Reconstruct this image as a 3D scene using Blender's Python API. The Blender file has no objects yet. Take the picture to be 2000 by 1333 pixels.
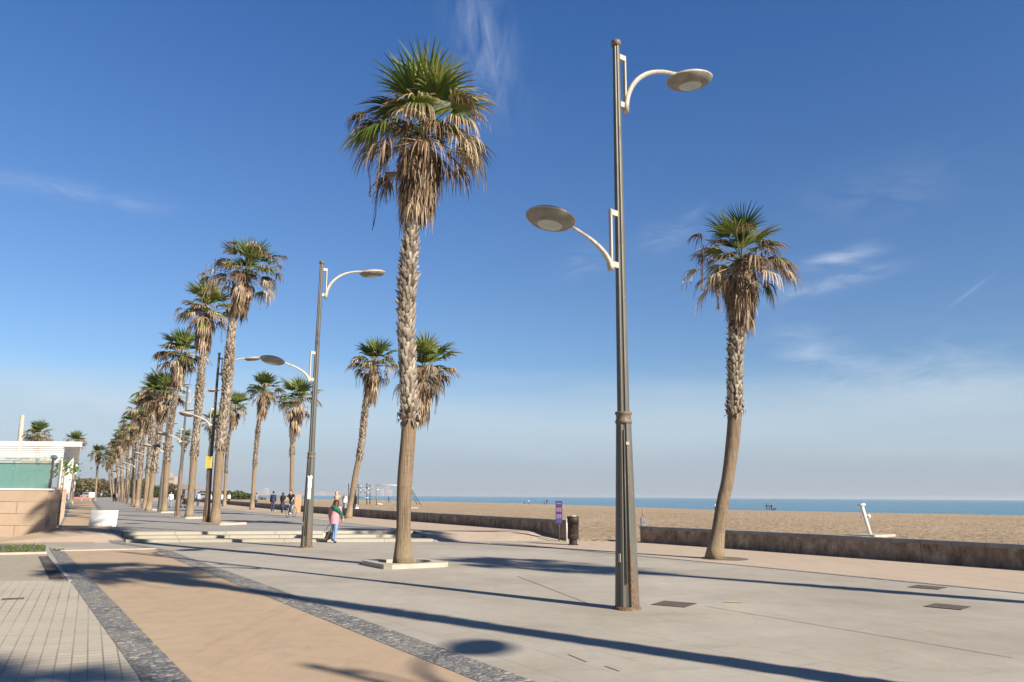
import bpy, bmesh, math, random
from mathutils import Vector, Matrix, noise
R = math.radians
C = bpy.context.scene.collection
# ------------------------------------------------------------------ camera, sky, sun, exposure
FPX, PITCH, ROLL, H = 1552.0, R(11.07), R(0.4), 1.75
cam = bpy.data.cameras.new('camera'); camo = bpy.data.objects.new('camera', cam); C.objects.link(camo)
cam.sensor_width = 36; cam.lens = 36*FPX/2000; cam.clip_start = .1; cam.clip_end = 90000
camo.matrix_world = Matrix.Translation((0, 0, H)) @ Matrix.Rotation(R(90)+PITCH, 4, 'X') @ Matrix.Rotation(ROLL, 4, 'Z')
bpy.context.scene.camera = camo
CM = camo.matrix_world.to_3x3()
def ray(px, py): return (CM @ Vector((px-1000, 666.5-py, -FPX))).normalized()
def at(px, py, z=0.0):
    d = ray(px, py); return Vector((0, 0, H)) + d*((z-H)/d.z)
def aty(px, py, Y):
    d = ray(px, py); return Vector((0, 0, H)) + d*(Y/d.y)
SUN_AZ, SUN_EL = math.atan2(.758, -.652), R(28.6)
sv = Vector((math.sin(SUN_AZ)*math.cos(SUN_EL), math.cos(SUN_AZ)*math.cos(SUN_EL), math.sin(SUN_EL)))
sl = bpy.data.lights.new('sun', 'SUN'); so = bpy.data.objects.new('sun', sl); C.objects.link(so)
sl.energy = 5.0; sl.angle = R(.55); sl.color = (1, .905, .76)
so.rotation_euler = (-sv).to_track_quat('-Z', 'Y').to_euler()
bpy.context.scene.view_settings.view_transform = 'Standard'
bpy.context.scene.view_settings.look = 'None'
bpy.context.scene.view_settings.exposure = .72

class NT:
    """tiny node helper"""
    def __init__(s, tree): s.t = tree; s.n = tree.nodes; s.l = tree.links
    def node(s, ty, **kw):
        n = s.n.new(ty)
        for k, v in kw.items():
            if k.startswith('i_'): n.inputs[int(k[2:])].default_value = v
            else: setattr(n, k, v)
        return n
    def put(s, sock, v):
        if hasattr(v, 'is_output') or hasattr(v, 'links'): s.l.new(v, sock)
        else: sock.default_value = v
    def math(s, op, a, b=0.0, c=None, clamp=False):
        n = s.n.new('ShaderNodeMath'); n.operation = op; n.use_clamp = clamp
        s.put(n.inputs[0], a); s.put(n.inputs[1], b)
        if c is not None: s.put(n.inputs[2], c)
        return n.outputs[0]
    def mix(s, f, a, b, blend='MIX'):
        n = s.n.new('ShaderNodeMix'); n.data_type = 'RGBA'; n.blend_type = blend
        s.put(n.inputs[0], f); s.put(n.inputs[6], a if not isinstance(a, tuple) else (*a, 1)[:4]); s.put(n.inputs[7], b if not isinstance(b, tuple) else (*b, 1)[:4])
        return n.outputs[2]
    def noise(s, vec, scale, detail=4, rough=.55, dist=0):
        n = s.n.new('ShaderNodeTexNoise'); n.inputs['Scale'].default_value = scale; n.inputs['Detail'].default_value = detail
        n.inputs['Roughness'].default_value = rough; n.inputs['Distortion'].default_value = dist
        if vec is not None: s.l.new(vec, n.inputs['Vector'])
        return n.outputs[0]
    def mapr(s, v, a, b, c=0.0, d=1.0, smooth=False):
        n = s.n.new('ShaderNodeMapRange'); n.clamp = True
        if smooth: n.interpolation_type = 'SMOOTHSTEP'
        s.put(n.inputs[0], v); n.inputs[1].default_value = a; n.inputs[2].default_value = b
        s.put(n.inputs[3], c); s.put(n.inputs[4], d); return n.outputs[0]
    def mapping(s, vec, scale=(1, 1, 1), rot=(0, 0, 0), loc=(0, 0, 0)):
        n = s.n.new('ShaderNodeMapping'); s.l.new(vec, n.inputs[0])
        n.inputs[1].default_value = loc; n.inputs[2].default_value = rot; n.inputs[3].default_value = scale
        return n.outputs[0]
    def ramp(s, f, stops):
        n = s.n.new('ShaderNodeValToRGB'); s.put(n.inputs[0], f); e = n.color_ramp.elements
        while len(e) < len(stops): e.new(.5)
        for k, (p, c) in zip(e, stops): k.position = p; k.color = (*c, 1)
        return n.outputs[0]

world = bpy.data.worlds.new('World'); bpy.context.scene.world = world; world.use_nodes = True
w = NT(world.node_tree); w.n.clear()
sky = w.node('ShaderNodeTexSky'); sky.sky_type = 'NISHITA'; sky.sun_disc = False
sky.sun_elevation = SUN_EL; sky.sun_rotation = SUN_AZ; sky.air_density = 1.0; sky.dust_density = .6; sky.ozone_density = 2.6; sky.altitude = 0
tc = w.node('ShaderNodeTexCoord'); sep = w.node('ShaderNodeSeparateXYZ'); w.l.new(tc.outputs['Generated'], sep.inputs[0])
X, Y, Z = sep.outputs
az = w.math('ARCTAN2', X, Y); el = w.math('ARCSINE', Z)
cmb = w.node('ShaderNodeCombineXYZ'); w.l.new(az, cmb.inputs[0]); w.l.new(el, cmb.inputs[1]); AE = cmb.outputs[0]
# thin haze layer that whitens the sky towards the horizon, with a soft ragged upper edge
edge = w.math('ADD', el, w.math('MULTIPLY', w.math('SUBTRACT', w.noise(w.mapping(AE, (1.3, 9, 1)), 1.6, 4), .5), .10))
veil = w.math('MULTIPLY', w.mapr(edge, .165, .085, smooth=True), .70)
veil2 = w.math('MULTIPLY', w.mapr(edge, .10, .02, smooth=True), .5)
def ae(px, py):
    d = ray(px, py); return math.atan2(d.x, d.y), math.asin(d.z)
total = None
wisp_n = w.noise(w.mapping(AE, (5, 16, 1), (0, 0, R(-14))), 3.0, 6, .62, .6)
wisp_n2 = w.noise(w.mapping(AE, (14, 5, 1), (0, 0, R(12))), 3.0, 6, .62, .5)
for (x0, y0, x1, y1, wd, k, nn) in [
        (905, -40, 990, 225, .034, .20, wisp_n2), (930, 0, 950, 110, .02, .10, wisp_n2),
        (-60, 338, 330, 408, .010, .17, wisp_n), (1240, 478, 1370, 440, .016, .16, wisp_n), (1330, 440, 1380, 400, .006, .12, wisp_n),
        (1560, 520, 1725, 485, .009, .36, wisp_n), (1500, 580, 1740, 525, .009, .36, wisp_n), (1855, 600, 1935, 540, .0020, .14, None),
        (1500, 640, 1680, 740, .026, .22, wisp_n), (1600, 735, 2050, 725, .035, .24, wisp_n), (1090, 525, 1190, 500, .016, .14, wisp_n),
        (0, 770, 330, 800, .022, .25, wisp_n), (1560, 410, 1900, 330, .03, .07, wisp_n)]:
    a0, e0 = ae(x0, y0); a1, e1 = ae(x1, y1)
    L = math.hypot(a1-a0, e1-e0)/2; th = math.atan2(e1-e0, a1-a0); ca, ce = (a0+a1)/2, (e0+e1)/2
    mp = w.node('ShaderNodeMapping'); mp.vector_type = 'TEXTURE'; w.l.new(AE, mp.inputs[0])
    mp.inputs[1].default_value = (ca, ce, 0); mp.inputs[2].default_value = (0, 0, th); mp.inputs[3].default_value = (L*.85, wd, 1)
    vl = w.node('ShaderNodeVectorMath'); vl.operation = 'DOT_PRODUCT'; w.l.new(mp.outputs[0], vl.inputs[0]); w.l.new(mp.outputs[0], vl.inputs[1])
    g = w.math('EXPONENT', w.math('MULTIPLY', vl.outputs['Value'], -1.0))
    g = w.math('MULTIPLY', g, k)
    if nn is not None: g = w.math('MULTIPLY', g, w.mapr(nn, .36, .68, 0, 1.5))
    total = g if total is None else w.math('ADD', total, g)
cl = w.math('MINIMUM', total, .6)
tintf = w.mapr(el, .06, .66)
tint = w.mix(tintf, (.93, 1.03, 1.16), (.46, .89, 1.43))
tint = w.mix(w.mapr(el, .72, 1.05, smooth=True), tint, (.10, .20, .36))  # zenith above the view darkened to cut the sky's fill light
tint = w.mix(w.mapr(Y, .1, -.5, 0, .85, smooth=True), tint, (.08, .14, .24))  # sky behind the camera darkened too, so cast shadows stay deep
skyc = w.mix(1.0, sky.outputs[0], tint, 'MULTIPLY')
skyc = w.mix(veil, skyc, (5.3, 6.3, 7.3))
skyc = w.mix(veil2, skyc, (3.25, 3.75, 4.75))
skyc = w.mix(cl, skyc, (6.5, 7.3, 8.6))
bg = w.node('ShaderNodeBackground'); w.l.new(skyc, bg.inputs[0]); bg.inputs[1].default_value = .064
wo = w.node('ShaderNodeOutputWorld'); w.l.new(bg.outputs[0], wo.inputs[0])

# ------------------------------------------------------------------ helpers
class MB:
    def __init__(s): s.v = []; s.f = []; s.a = []; s.sm = []
    def add(s, vs, fs, smooth=False, attr=None):
        o = len(s.v); s.v += [tuple(p) for p in vs]; s.f += [tuple(i+o for i in f) for f in fs]; s.sm += [smooth]*len(fs)
        s.a += (attr if isinstance(attr, list) else [attr or (0, 0, 0)]*len(vs))
    def box(s, c, d, rz=0, M=None):
        x, y, z = d[0]/2, d[1]/2, d[2]/2
        vs = [Vector((i*x, j*y, k*z)) for i in (-1, 1) for j in (-1, 1) for k in (-1, 1)]
        if M is None: M = Matrix.Rotation(rz, 3, 'Z')
        s.add([M @ p + Vector(c) for p in vs], [(0, 1, 3, 2), (4, 6, 7, 5), (0, 4, 5, 1), (2, 3, 7, 6), (0, 2, 6, 4), (1, 5, 7, 3)])
    def hull4(s, bot, top):   # prism between two point loops
        n = len(bot); s.add(list(bot)+list(top), [tuple(reversed(range(n))), tuple(range(n, 2*n))]+[(i, (i+1) % n, n+(i+1) % n, n+i) for i in range(n)])
    def tube(s, pts, rad, n=8, cap=True, attr=None, sx=1.0):
        pts = [Vector(p) for p in pts]; rad = rad if isinstance(rad, (list, tuple)) else [rad]*len(pts)
        vs = []; up = Vector((0, 0, 1)); side = None
        for i, p in enumerate(pts):
            t = (pts[min(i+1, len(pts)-1)]-pts[max(i-1, 0)])
            t = t.normalized() if t.length > 1e-9 else Vector((0, 0, 1))
            if side is None: side = t.cross(up if abs(t.z) < .9 else Vector((0, -1, 0))).normalized()
            side = (side - t*side.dot(t)).normalized(); b = t.cross(side)
            for k in range(n):
                a = 2*math.pi*k/n; vs.append(p+(side*math.cos(a)*sx+b*math.sin(a))*rad[i])
        fs = [(i*n+k, i*n+(k+1) % n, (i+1)*n+(k+1) % n, (i+1)*n+k) for i in range(len(pts)-1) for k in range(n)]
        if cap: fs += [tuple(reversed(range(n))), tuple(range((len(pts)-1)*n, len(pts)*n))]
        s.add(vs, fs, True, attr)
    def lathe(s, prof, n=20, M=Matrix.Identity(4)):
        vs = [M @ Vector((r*math.cos(2*math.pi*k/n), r*math.sin(2*math.pi*k/n), z)) for r, z in prof for k in range(n)]
        fs = [(i*n+k, i*n+(k+1) % n, (i+1)*n+(k+1) % n, (i+1)*n+k) for i in range(len(prof)-1) for k in range(n)]
        s.add(vs, fs, True)
    def ball(s, c, r, n=10, M=None):
        r = (r, r, r) if not isinstance(r, tuple) else r; m = n//2+1; vs = []
        for i in range(m+1):
            th = math.pi*i/m
            for k in range(n):
                p = Vector((r[0]*math.sin(th)*math.cos(2*math.pi*k/n), r[1]*math.sin(th)*math.sin(2*math.pi*k/n), r[2]*math.cos(th)))
                vs.append((M @ p if M else p)+Vector(c))
        s.add(vs, [(i*n+k, (i+1)*n+k, (i+1)*n+(k+1) % n, i*n+(k+1) % n) for i in range(m) for k in range(n)], True)
    def build(s, name, mat, parent=None, origin=None, remesh=0):
        me = bpy.data.meshes.new(name)
        og = Vector(origin) if origin is not None else Vector((0, 0, 0))
        me.from_pydata([tuple(Vector(p)-og) for p in s.v], [], s.f)
        me.polygons.foreach_set('use_smooth', s.sm)
        if any(a != (0, 0, 0) for a in s.a):
            at_ = me.attributes.new('tint', 'FLOAT_VECTOR', 'POINT'); at_.data.foreach_set('vector', [q for a in s.a for q in a])
        me.materials.append(mat); me.update()
        o = bpy.data.objects.new(name, me); C.objects.link(o)
        if origin is not None: o.location = og
        if remesh:
            m = o.modifiers.new('r', 'REMESH'); m.mode = 'VOXEL'; m.voxel_size = remesh; m.use_smooth_shade = True
            m2 = o.modifiers.new('s', 'SMOOTH'); m2.factor = .6; m2.iterations = 3
            dg = bpy.context.evaluated_depsgraph_get(); me2 = bpy.data.meshes.new_from_object(o.evaluated_get(dg))
            o.modifiers.clear(); o.data = me2; me2.name = name
        if parent is not None: o.parent = parent
        return o
def tag(o, label=None, cat=None, group=None, kind=None):
    if label: o['label'] = label
    if cat: o['category'] = cat
    if group: o['group'] = group
    if kind: o['kind'] = kind
    return o
def empty(name, loc, rz=0, label=None, cat=None, group=None):
    o = bpy.data.objects.new(name, None); C.objects.link(o); o.location = loc; o.rotation_euler = (0, 0, rz); o.empty_display_size = .2
    return tag(o, label, cat, group)
def copy_tree(o, parent=None):
    c = o.copy(); C.objects.link(c); c.parent = parent
    for ch in list(o.children): copy_tree(ch, c)
    return c

# ------------------------------------------------------------------ materials
def mat(name, col=(.5, .5, .5), rough=.8, metal=0.0, var=.12, vscale=3.0, bump=0.0, bscale=30.0, spec=.3):
    m = bpy.data.materials.new(name); m.use_nodes = True; t = NT(m.node_tree); b = t.n['Principled BSDF']
    b.inputs['Roughness'].default_value = rough; b.inputs['Metallic'].default_value = metal; b.inputs['Specular IOR Level'].default_value = spec
    tcn = t.node('ShaderNodeTexCoord'); ob = tcn.outputs['Object']
    nz = t.noise(ob, vscale, 5, .6)
    c = t.mix(t.mapr(nz, .3, .7), tuple(x*(1-var) for x in col), tuple(min(1, x*(1+var)) for x in col))
    t.l.new(c, b.inputs['Base Color'])
    if bump:
        bn = t.node('ShaderNodeBump'); bn.inputs['Strength'].default_value = bump; bn.inputs['Distance'].default_value = .01
        t.l.new(t.noise(ob, bscale, 5, .6), bn.inputs['Height']); t.l.new(bn.outputs[0], b.inputs['Normal'])
    m['_'] = 0
    return m
def base(name, rough=.85, spec=.25):
    m = bpy.data.materials.new(name); m.use_nodes = True; t = NT(m.node_tree); b = t.n['Principled BSDF']
    b.inputs['Roughness'].default_value = rough; b.inputs['Specular IOR Level'].default_value = spec
    tcn = t.node('ShaderNodeTexCoord')
    return m, t, b, tcn.outputs['Object']
def setbump(t, b, h, strength=.5, dist=.01):
    bn = t.node('ShaderNodeBump'); bn.inputs['Strength'].default_value = strength; bn.inputs['Distance'].default_value = dist
    t.put(bn.inputs['Height'], h); t.l.new(bn.outputs[0], b.inputs['Normal'])
AX = R(31.8)      # direction of the promenade (left of the view axis)
def m_tiles(name, colA, colB, mortar, bw, bh, msize, rot, jointmix=1.0, stain=.25, offset=.5, bump=.25, blot=(.5, .45, .38), rotx=0):
    m, t, b, ob = base(name, .8)
    v = t.mapping(ob, (1, 1, 1), (-rotx, 0, rot))
    br = t.node('ShaderNodeTexBrick'); t.l.new(v, br.inputs['Vector']); br.offset = offset
    br.inputs['Color1'].default_value = (*colA, 1); br.inputs['Color2'].default_value = (*colB, 1); br.inputs['Mortar'].default_value = (*mortar, 1)
    br.inputs['Scale'].default_value = 1; br.inputs['Mortar Size'].default_value = msize; br.inputs['Mortar Smooth'].default_value = .3
    br.inputs['Brick Width'].default_value = bw; br.inputs['Row Height'].default_value = bh; br.inputs['Bias'].default_value = 0
    plain = t.mix(.5, tuple(colA), tuple(colB))
    jm = t.mapr(t.noise(v, .35, 4), .42, .62, .25*jointmix, jointmix)
    c = t.mix(jm, plain, br.outputs[0])
    big = t.noise(t.mapping(ob, (1, 1, 1)), .22, 6, .65); fine = t.noise(ob, 9, 5, .7); grain = t.noise(ob, 90, 3, .7)
    streak = t.noise(t.mapping(ob, (2.2, .35, 1), (0, 0, R(-20))), 1.0, 6, .7)
    c = t.mix(t.mapr(big, .38, .68, 0, stain), c, t.mix(1.0, c, blot, 'MULTIPLY'))
    c = t.mix(t.mapr(streak, .5, .75, 0, stain), c, t.mix(1.0, c, (1.22, 1.2, 1.15), 'MULTIPLY'))
    c = t.mix(t.mapr(fine, .3, .75, 0, .22), c, t.mix(1.0, c, (.72, .70, .68), 'MULTIPLY'))
    c = t.mix(t.mapr(grain, .3, .7, 0, .30), c, t.mix(1.0, c, (.70, .70, .70), 'MULTIPLY'))
    vg = t.node('ShaderNodeTexVoronoi'); vg.inputs['Scale'].default_value = 1.9; t.l.new(ob, vg.inputs['Vector'])
    c = t.mix(t.mapr(vg.outputs[0], .045, .025, 0, .5), c, (.13, .115, .10))
    dirt = t.noise(t.mapping(ob, (.5, 1.5, 1), (0, 0, R(-48))), .9, 7, .75)
    c = t.mix(t.mapr(dirt, .52, .72, 0, .55), c, t.mix(1.0, c, (.74, .71, .66), 'MULTIPLY'))
    t.l.new(c, b.inputs['Base Color'])
    h = t.math('ADD', t.math('MULTIPLY', br.outputs[1], -.8), t.math('MULTIPLY', t.noise(ob, 60, 4, .7), .35))
    setbump(t, b, h, bump, .006); return m
M_plaza = m_tiles('plaza_slab', (.47, .435, .375), (.52, .48, .41), (.26, .225, .18), 1.2, .6, .012, R(-90)-AX, .42, .5)
M_far = m_tiles('terrace_slab', (.37, .355, .335), (.42, .40, .375), (.25, .23, .21), 1.2, .6, .010, R(-90)-R(27.7), .6, .35)
M_cream = m_tiles('cream_tile', (.54, .485, .40), (.62, .555, .455), (.27, .235, .185), .18, .15, .010, R(-90)-R(27.5), 1.0, .18, 0.0, .4)
M_step = m_tiles('step_stone', (.45, .42, .35), (.50, .465, .39), (.30, .27, .23), 1.6, 5, .01, 0, 1, .25)
def m_cobble(name, c1, c2, gap):
    m, t, b, ob = base(name, .75)
    wv = t.n.new('ShaderNodeVectorMath'); wv.operation = 'ADD'
    nz = t.node('ShaderNodeTexNoise'); nz.inputs['Scale'].default_value = 7; t.l.new(ob, nz.inputs['Vector'])
    sc = t.n.new('ShaderNodeVectorMath'); sc.operation = 'SCALE'; t.l.new(nz.outputs[1], sc.inputs[0]); sc.inputs['Scale'].default_value = .03
    t.l.new(ob, wv.inputs[0]); t.l.new(sc.outputs[0], wv.inputs[1])
    vm = t.mapping(wv.outputs[0], (1, 1, .001), (0, 0, AX))
    vo = t.node('ShaderNodeTexVoronoi'); vo.inputs['Scale'].default_value = 12; vo.inputs['Randomness'].default_value = .75; t.l.new(vm, vo.inputs['Vector'])
    ve = t.node('ShaderNodeTexVoronoi'); ve.feature = 'DISTANCE_TO_EDGE'; ve.inputs['Scale'].default_value = 12; ve.inputs['Randomness'].default_value = .75; t.l.new(vm, ve.inputs['Vector'])
    sp = t.node('ShaderNodeSeparateColor'); t.l.new(vo.outputs['Color'], sp.inputs[0])
    c = t.mix(sp.outputs[0], c1, c2)
    c = t.mix(t.mapr(sp.outputs[1], .86, .95), c, (.55, .50, .43))
    c = t.mix(t.mapr(ve.outputs[0], .03, .10), gap, c)
    c = t.mix(t.mapr(t.noise(ob, 1.2, 5), .45, .7, 0, .5), c, (.36, .32, .26))
    c = t.mix(t.mapr(t.noise(ob, 60, 4), .3, .7, 0, .35), c, t.mix(1.0, c, (.6, .6, .6), 'MULTIPLY'))
    t.l.new(c, b.inputs['Base Color'])
    setbump(t, b, t.mapr(ve.outputs[0], 0, .3, 0, 1, True), .6, .012); return m
M_cobble = m_cobble('dark_cobble', (.16, .162, .168), (.36, .355, .35), (.15, .14, .125))
def m_ground(name, c1, c2, c3, scale=.5, grain=.3, bump=.25):
    m, t, b, ob = base(name, .9)
    c = t.mix(t.mapr(t.noise(t.mapping(ob, (1.6, .5, 1), (0, 0, -AX)), scale, 6, .62), .32, .68), c1, c2)
    c = t.mix(t.mapr(t.noise(ob, scale*6, 5, .7), .45, .7, 0, .75), c, c3)
    st_ = t.noise(t.mapping(ob, (2.6, .22, 1), (0, 0, -AX)), 1.0, 6, .7)
    c = t.mix(t.mapr(st_, .54, .70, 0, .5), c, t.mix(1.0, c, (.78, .75, .72), 'MULTIPLY'))
    bl_ = t.noise(ob, .9, 7, .78)
    c = t.mix(t.mapr(bl_, .58, .70, 0, .6), c, t.mix(1.0, c, (.70, .68, .66), 'MULTIPLY'))
    vo = t.node('ShaderNodeTexVoronoi'); vo.inputs['Scale'].default_value = 2.3; t.l.new(ob, vo.inputs['Vector'])
    c = t.mix(t.mapr(vo.outputs[0], .04, .02, 0, .45), c, (.16, .125, .09))
    g = t.noise(ob, 80, 4, .75)
    c = t.mix(t.mapr(g, .35, .7, 0, grain), c, t.mix(1.0, c, (.62, .60, .58), 'MULTIPLY'))
    t.l.new(c, b.inputs['Base Color']); setbump(t, b, t.noise(ob, 45, 5, .7), bump, .012); return m
M_bike = m_ground('ochre_asphalt', (.485, .36, .245), (.54, .405, .28), (.41, .32, .235), .45)
M_tan = m_ground('tan_concrete', (.52, .42, .325), (.57, .46, .36), (.47, .39, .31), .4)
M_patch = m_ground('sandy_patch', (.42, .36, .28), (.47, .40, .31), (.33, .29, .235), .8)
M_kerb = mat('pale_concrete', (.45, .41, .345), .85, var=.14, vscale=2.5, bump=.4, bscale=40)
M_kerb2 = mat('grey_concrete', (.40, .38, .34), .9, var=.2, vscale=2.5, bump=.5, bscale=30)
M_soil = mat('soil', (.20, .155, .11), .95, var=.3, vscale=8, bump=.8, bscale=25)
M_iron = mat('rusty_iron_cover', (.135, .105, .085), .8, var=.35, vscale=14, bump=.8, bscale=60)
def m_sand():
    m, t, b, ob = base('sand', .95, .1)
    c = t.mix(t.mapr(t.noise(ob, .05, 5, .6), .35, .65), (.55, .415, .275), (.66, .51, .35))
    c = t.mix(t.mapr(t.noise(t.mapping(ob, (1, 1, 1)), 1.1, 6, .7), .52, .72, 0, .5), c, (.31, .225, .145))
    f = t.noise(t.mapping(ob, (1, 1, 1), (0, 0, R(30))), 3.6, 5, .66)
    c = t.mix(t.mapr(f, .50, .60, 0, .85), c, (.22, .16, .105))
    sh = t.node('ShaderNodeAttribute'); sh.attribute_name = 'tint'
    s2 = t.node('ShaderNodeSeparateXYZ'); t.l.new(sh.outputs['Vector'], s2.inputs[0])
    c = t.mix(t.mapr(s2.outputs[0], .0, 1.0, 0, .85), c, (.28, .19, .12))     # wet sand by the water
    t.l.new(c, b.inputs['Base Color'])
    h = t.math('ADD', t.noise(ob, 3.4, 6, .7), t.math('MULTIPLY', t.noise(ob, 1.1, 4, .7), .8))
    setbump(t, b, h, 1.0, .36); return m
M_sand = m_sand()
def m_water():
    m, t, b, ob = base('sea_water', .22, .5)
    c = t.mix(t.mapr(t.noise(t.mapping(ob, (.6, 3, 1), (0, 0, R(20))), .008, 5, .6), .35, .65), (.06, .19, .265), (.10, .26, .335))
    t.l.new(c, b.inputs['Base Color'])
    h = t.math('ADD', t.noise(t.mapping(ob, (1, 2.5, 1), (0, 0, R(15))), .5, 6, .65), t.math('MULTIPLY', t.noise(ob, 3, 3), .15))
    setbump(t, b, h, .55, .5); return m
M_sea = m_water()
def m_wall():
    m, t, b, ob = base('stained_concrete', .92)
    v = t.noise(t.mapping(ob, (1.7, 1.7, 1.0)), 1.5, 7, .75); big = t.noise(ob, .55, 5, .65)
    c = t.ramp(v, [(.35, (.14, .10, .075)), (.5, (.32, .25, .19)), (.64, (.50, .42, .34))])
    c = t.mix(t.mapr(big, .45, .7, 0, .75), c, (.14, .105, .085))
    c = t.mix(t.mapr(t.noise(ob, 22, 5, .7), .5, .8, 0, .6), c, (.10, .08, .07))
    t.l.new(c, b.inputs['Base Color']); setbump(t, b, t.noise(ob, 14, 6, .7), .7, .03); return m
M_wall = m_wall()
M_cope = mat('grey_coping_stone', (.25, .245, .24), .85, var=.25, vscale=1.7, bump=.5, bscale=25)
M_stone = m_tiles('beige_stone_cladding', (.49, .365, .27), (.60, .46, .35), (.24, .17, .125), 2.4, .47, .02, 0, 1, .45, rotx=R(90))
M_white = mat('white_paint', (.80, .785, .75), .55, var=.05, vscale=2)
M_whiteboard = mat('white_plastic_board', (.86, .87, .87), .4, var=.02)
M_greyw = mat('grey_white_paint', (.22, .225, .23), .6, var=.1)
M_brown = mat('brown_roofing', (.27, .22, .18), .8, var=.2)
M_black = mat('black_rubber', (.03, .03, .032), .7, var=.2)
M_dark = mat('dark_steel', (.07, .07, .075), .5, var=.2)
M_steel = mat('pale_steel', (.40, .41, .42), .35, .5, var=.12)
def m_pole(name, c0, rustk):
    m, t, b, ob = base(name, .55, .4)
    c = t.mix(t.mapr(t.noise(t.mapping(ob, (9, 9, 1.0)), 1.2, 6, .65), .3, .7), tuple(x*.72 for x in c0), tuple(x*1.2 for x in c0))
    r1 = t.noise(t.mapping(ob, (16, 16, .9)), 1.0, 7, .72)
    sp = t.node('ShaderNodeSeparateXYZ'); t.l.new(ob, sp.inputs[0])
    low = t.mapr(sp.outputs[2], 0, 1.1, .10, 0)
    rr = t.mapr(t.math('ADD', r1, low), .60-rustk, .72-rustk*.6)
    rust = t.mix(t.mapr(t.noise(ob, 24, 5), .35, .65), (.08, .042, .026), (.24, .135, .07))
    c = t.mix(rr, c, rust)
    c = t.mix(t.mapr(t.noise(ob, 30, 3), .66, .76, 0, .8), c, (.42, .33, .17))
    t.l.new(c, b.inputs['Base Color']); t.l.new(t.mapr(rr, 0, 1, .45, .9), b.inputs['Roughness'])
    setbump(t, b, t.math('ADD', r1, t.math('MULTIPLY', t.noise(ob, 40, 4), .5)), .35, .01); return m
M_pole = m_pole('weathered_grey_green_paint', (.105, .105, .092), .05)
M_polerust = m_pole('rust_brown_paint', (.20, .15, .115), .14)
M_collar = m_pole('rusty_collar', (.17, .14, .11), .12)
M_arm = m_pole('chipped_cream_paint', (.46, .42, .355), -.02)
def m_lens():
    m, t, b, ob = base('frosted_glass', .25, .5)
    b.inputs['Base Color'].default_value = (.42, .46, .44, 1); return m
M_lens = m_lens(); M_under = mat('brown_grey_housing', (.24, .22, .19), .7, var=.25, vscale=5)  # brownish grey underside, darker than the cream head above it
def glass(name, col, tr):
    m = bpy.data.materials.new(name); m.use_nodes = True; t = NT(m.node_tree); b = t.n['Principled BSDF']
    b.inputs['Roughness'].default_value = .08
    ob = t.node('ShaderNodeTexCoord').outputs['Object']
    t.l.new(t.mix(t.noise(ob, 1.5, 3), tuple(x*.88 for x in col), col), b.inputs['Base Color'])
    tn = t.node('ShaderNodeBsdfTransparent'); tn.inputs[0].default_value = (*[min(1, .55+x*.6) for x in col], 1)
    mx = t.node('ShaderNodeMixShader'); mx.inputs[0].default_value = tr; t.l.new(b.outputs[0], mx.inputs[1]); t.l.new(tn.outputs[0], mx.inputs[2])
    t.l.new(mx.outputs[0], t.n['Material Output'].inputs[0]); return m
M_teal = glass('teal_glass', (.21, .42, .39), .36)
M_clear = glass('clear_glass', (.55, .62, .60), .72)
def foliage(name, stops_green, stops_dead, trans=.3):
    m = bpy.data.materials.new(name); m.use_nodes = True; t = NT(m.node_tree); b = t.n['Principled BSDF']
    b.inputs['Roughness'].default_value = .55; b.inputs['Specular IOR Level'].default_value = .35
    at_ = t.node('ShaderNodeAttribute'); at_.attribute_name = 'tint'; s = t.node('ShaderNodeSeparateXYZ'); t.l.new(at_.outputs['Vector'], s.inputs[0])
    ob = t.node('ShaderNodeTexCoord').outputs['Object']; nz = t.noise(ob, 6, 3)
    rnd = t.math('ADD', s.outputs[1], t.math('MULTIPLY', t.math('SUBTRACT', nz, .5), .35))
    c = t.mix(t.mapr(t.math('ADD', s.outputs[0], t.math('MULTIPLY', t.math('SUBTRACT', nz, .5), .3)), .35, .65), t.ramp(rnd, stops_green), t.ramp(rnd, stops_dead))
    t.l.new(c, b.inputs['Base Color'])
    tr = t.node('ShaderNodeBsdfTranslucent'); t.l.new(c, tr.inputs[0])
    mx = t.node('ShaderNodeMixShader'); mx.inputs[0].default_value = trans; t.l.new(b.outputs[0], mx.inputs[1]); t.l.new(tr.outputs[0], mx.inputs[2])
    t.l.new(mx.outputs[0], t.n['Material Output'].inputs[0]); return m
GRN = [(0, (.028, .058, .014)), (.4, (.080, .128, .022)), (.75, (.185, .225, .040)), (1, (.32, .31, .08))]
DED = [(0, (.06, .036, .02)), (.3, (.19, .12, .068)), (.65, (.38, .27, .17)), (1, (.60, .49, .37))]
M_frond = foliage('palm_frond', GRN, DED)
M_skirt = foliage('dead_frond', GRN, [(0, (.07, .042, .026)), (.4, (.20, .13, .078)), (.75, (.38, .275, .175)), (1, (.52, .41, .29))], .15)
def m_trunk():
    m, t, b, ob = base('palm_trunk_fibre', .92)
    f = t.noise(t.mapping(ob, (24, 24, .8)), 1.6, 7, .75); ring = t.noise(t.mapping(ob, (.8, .8, 9)), 1.0, 4, .6)
    c = t.ramp(f, [(.34, (.09, .06, .04)), (.48, (.25, .185, .125)), (.66, (.42, .335, .245))])
    c = t.mix(t.mapr(t.noise(ob, 1.1, 4), .4, .65, 0, .6), c, (.36, .26, .17))
    sp = t.node('ShaderNodeSeparateXYZ'); t.l.new(ob, sp.inputs[0])
    c = t.mix(t.mapr(sp.outputs[2], .9, .1, 0, .45), c, (.52, .42, .27))
    t.l.new(c, b.inputs['Base Color']); setbump(t, b, t.math('ADD', f, t.math('MULTIPLY', ring, .45)), 1.0, .08); return m
M_trunk = m_trunk()
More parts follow.
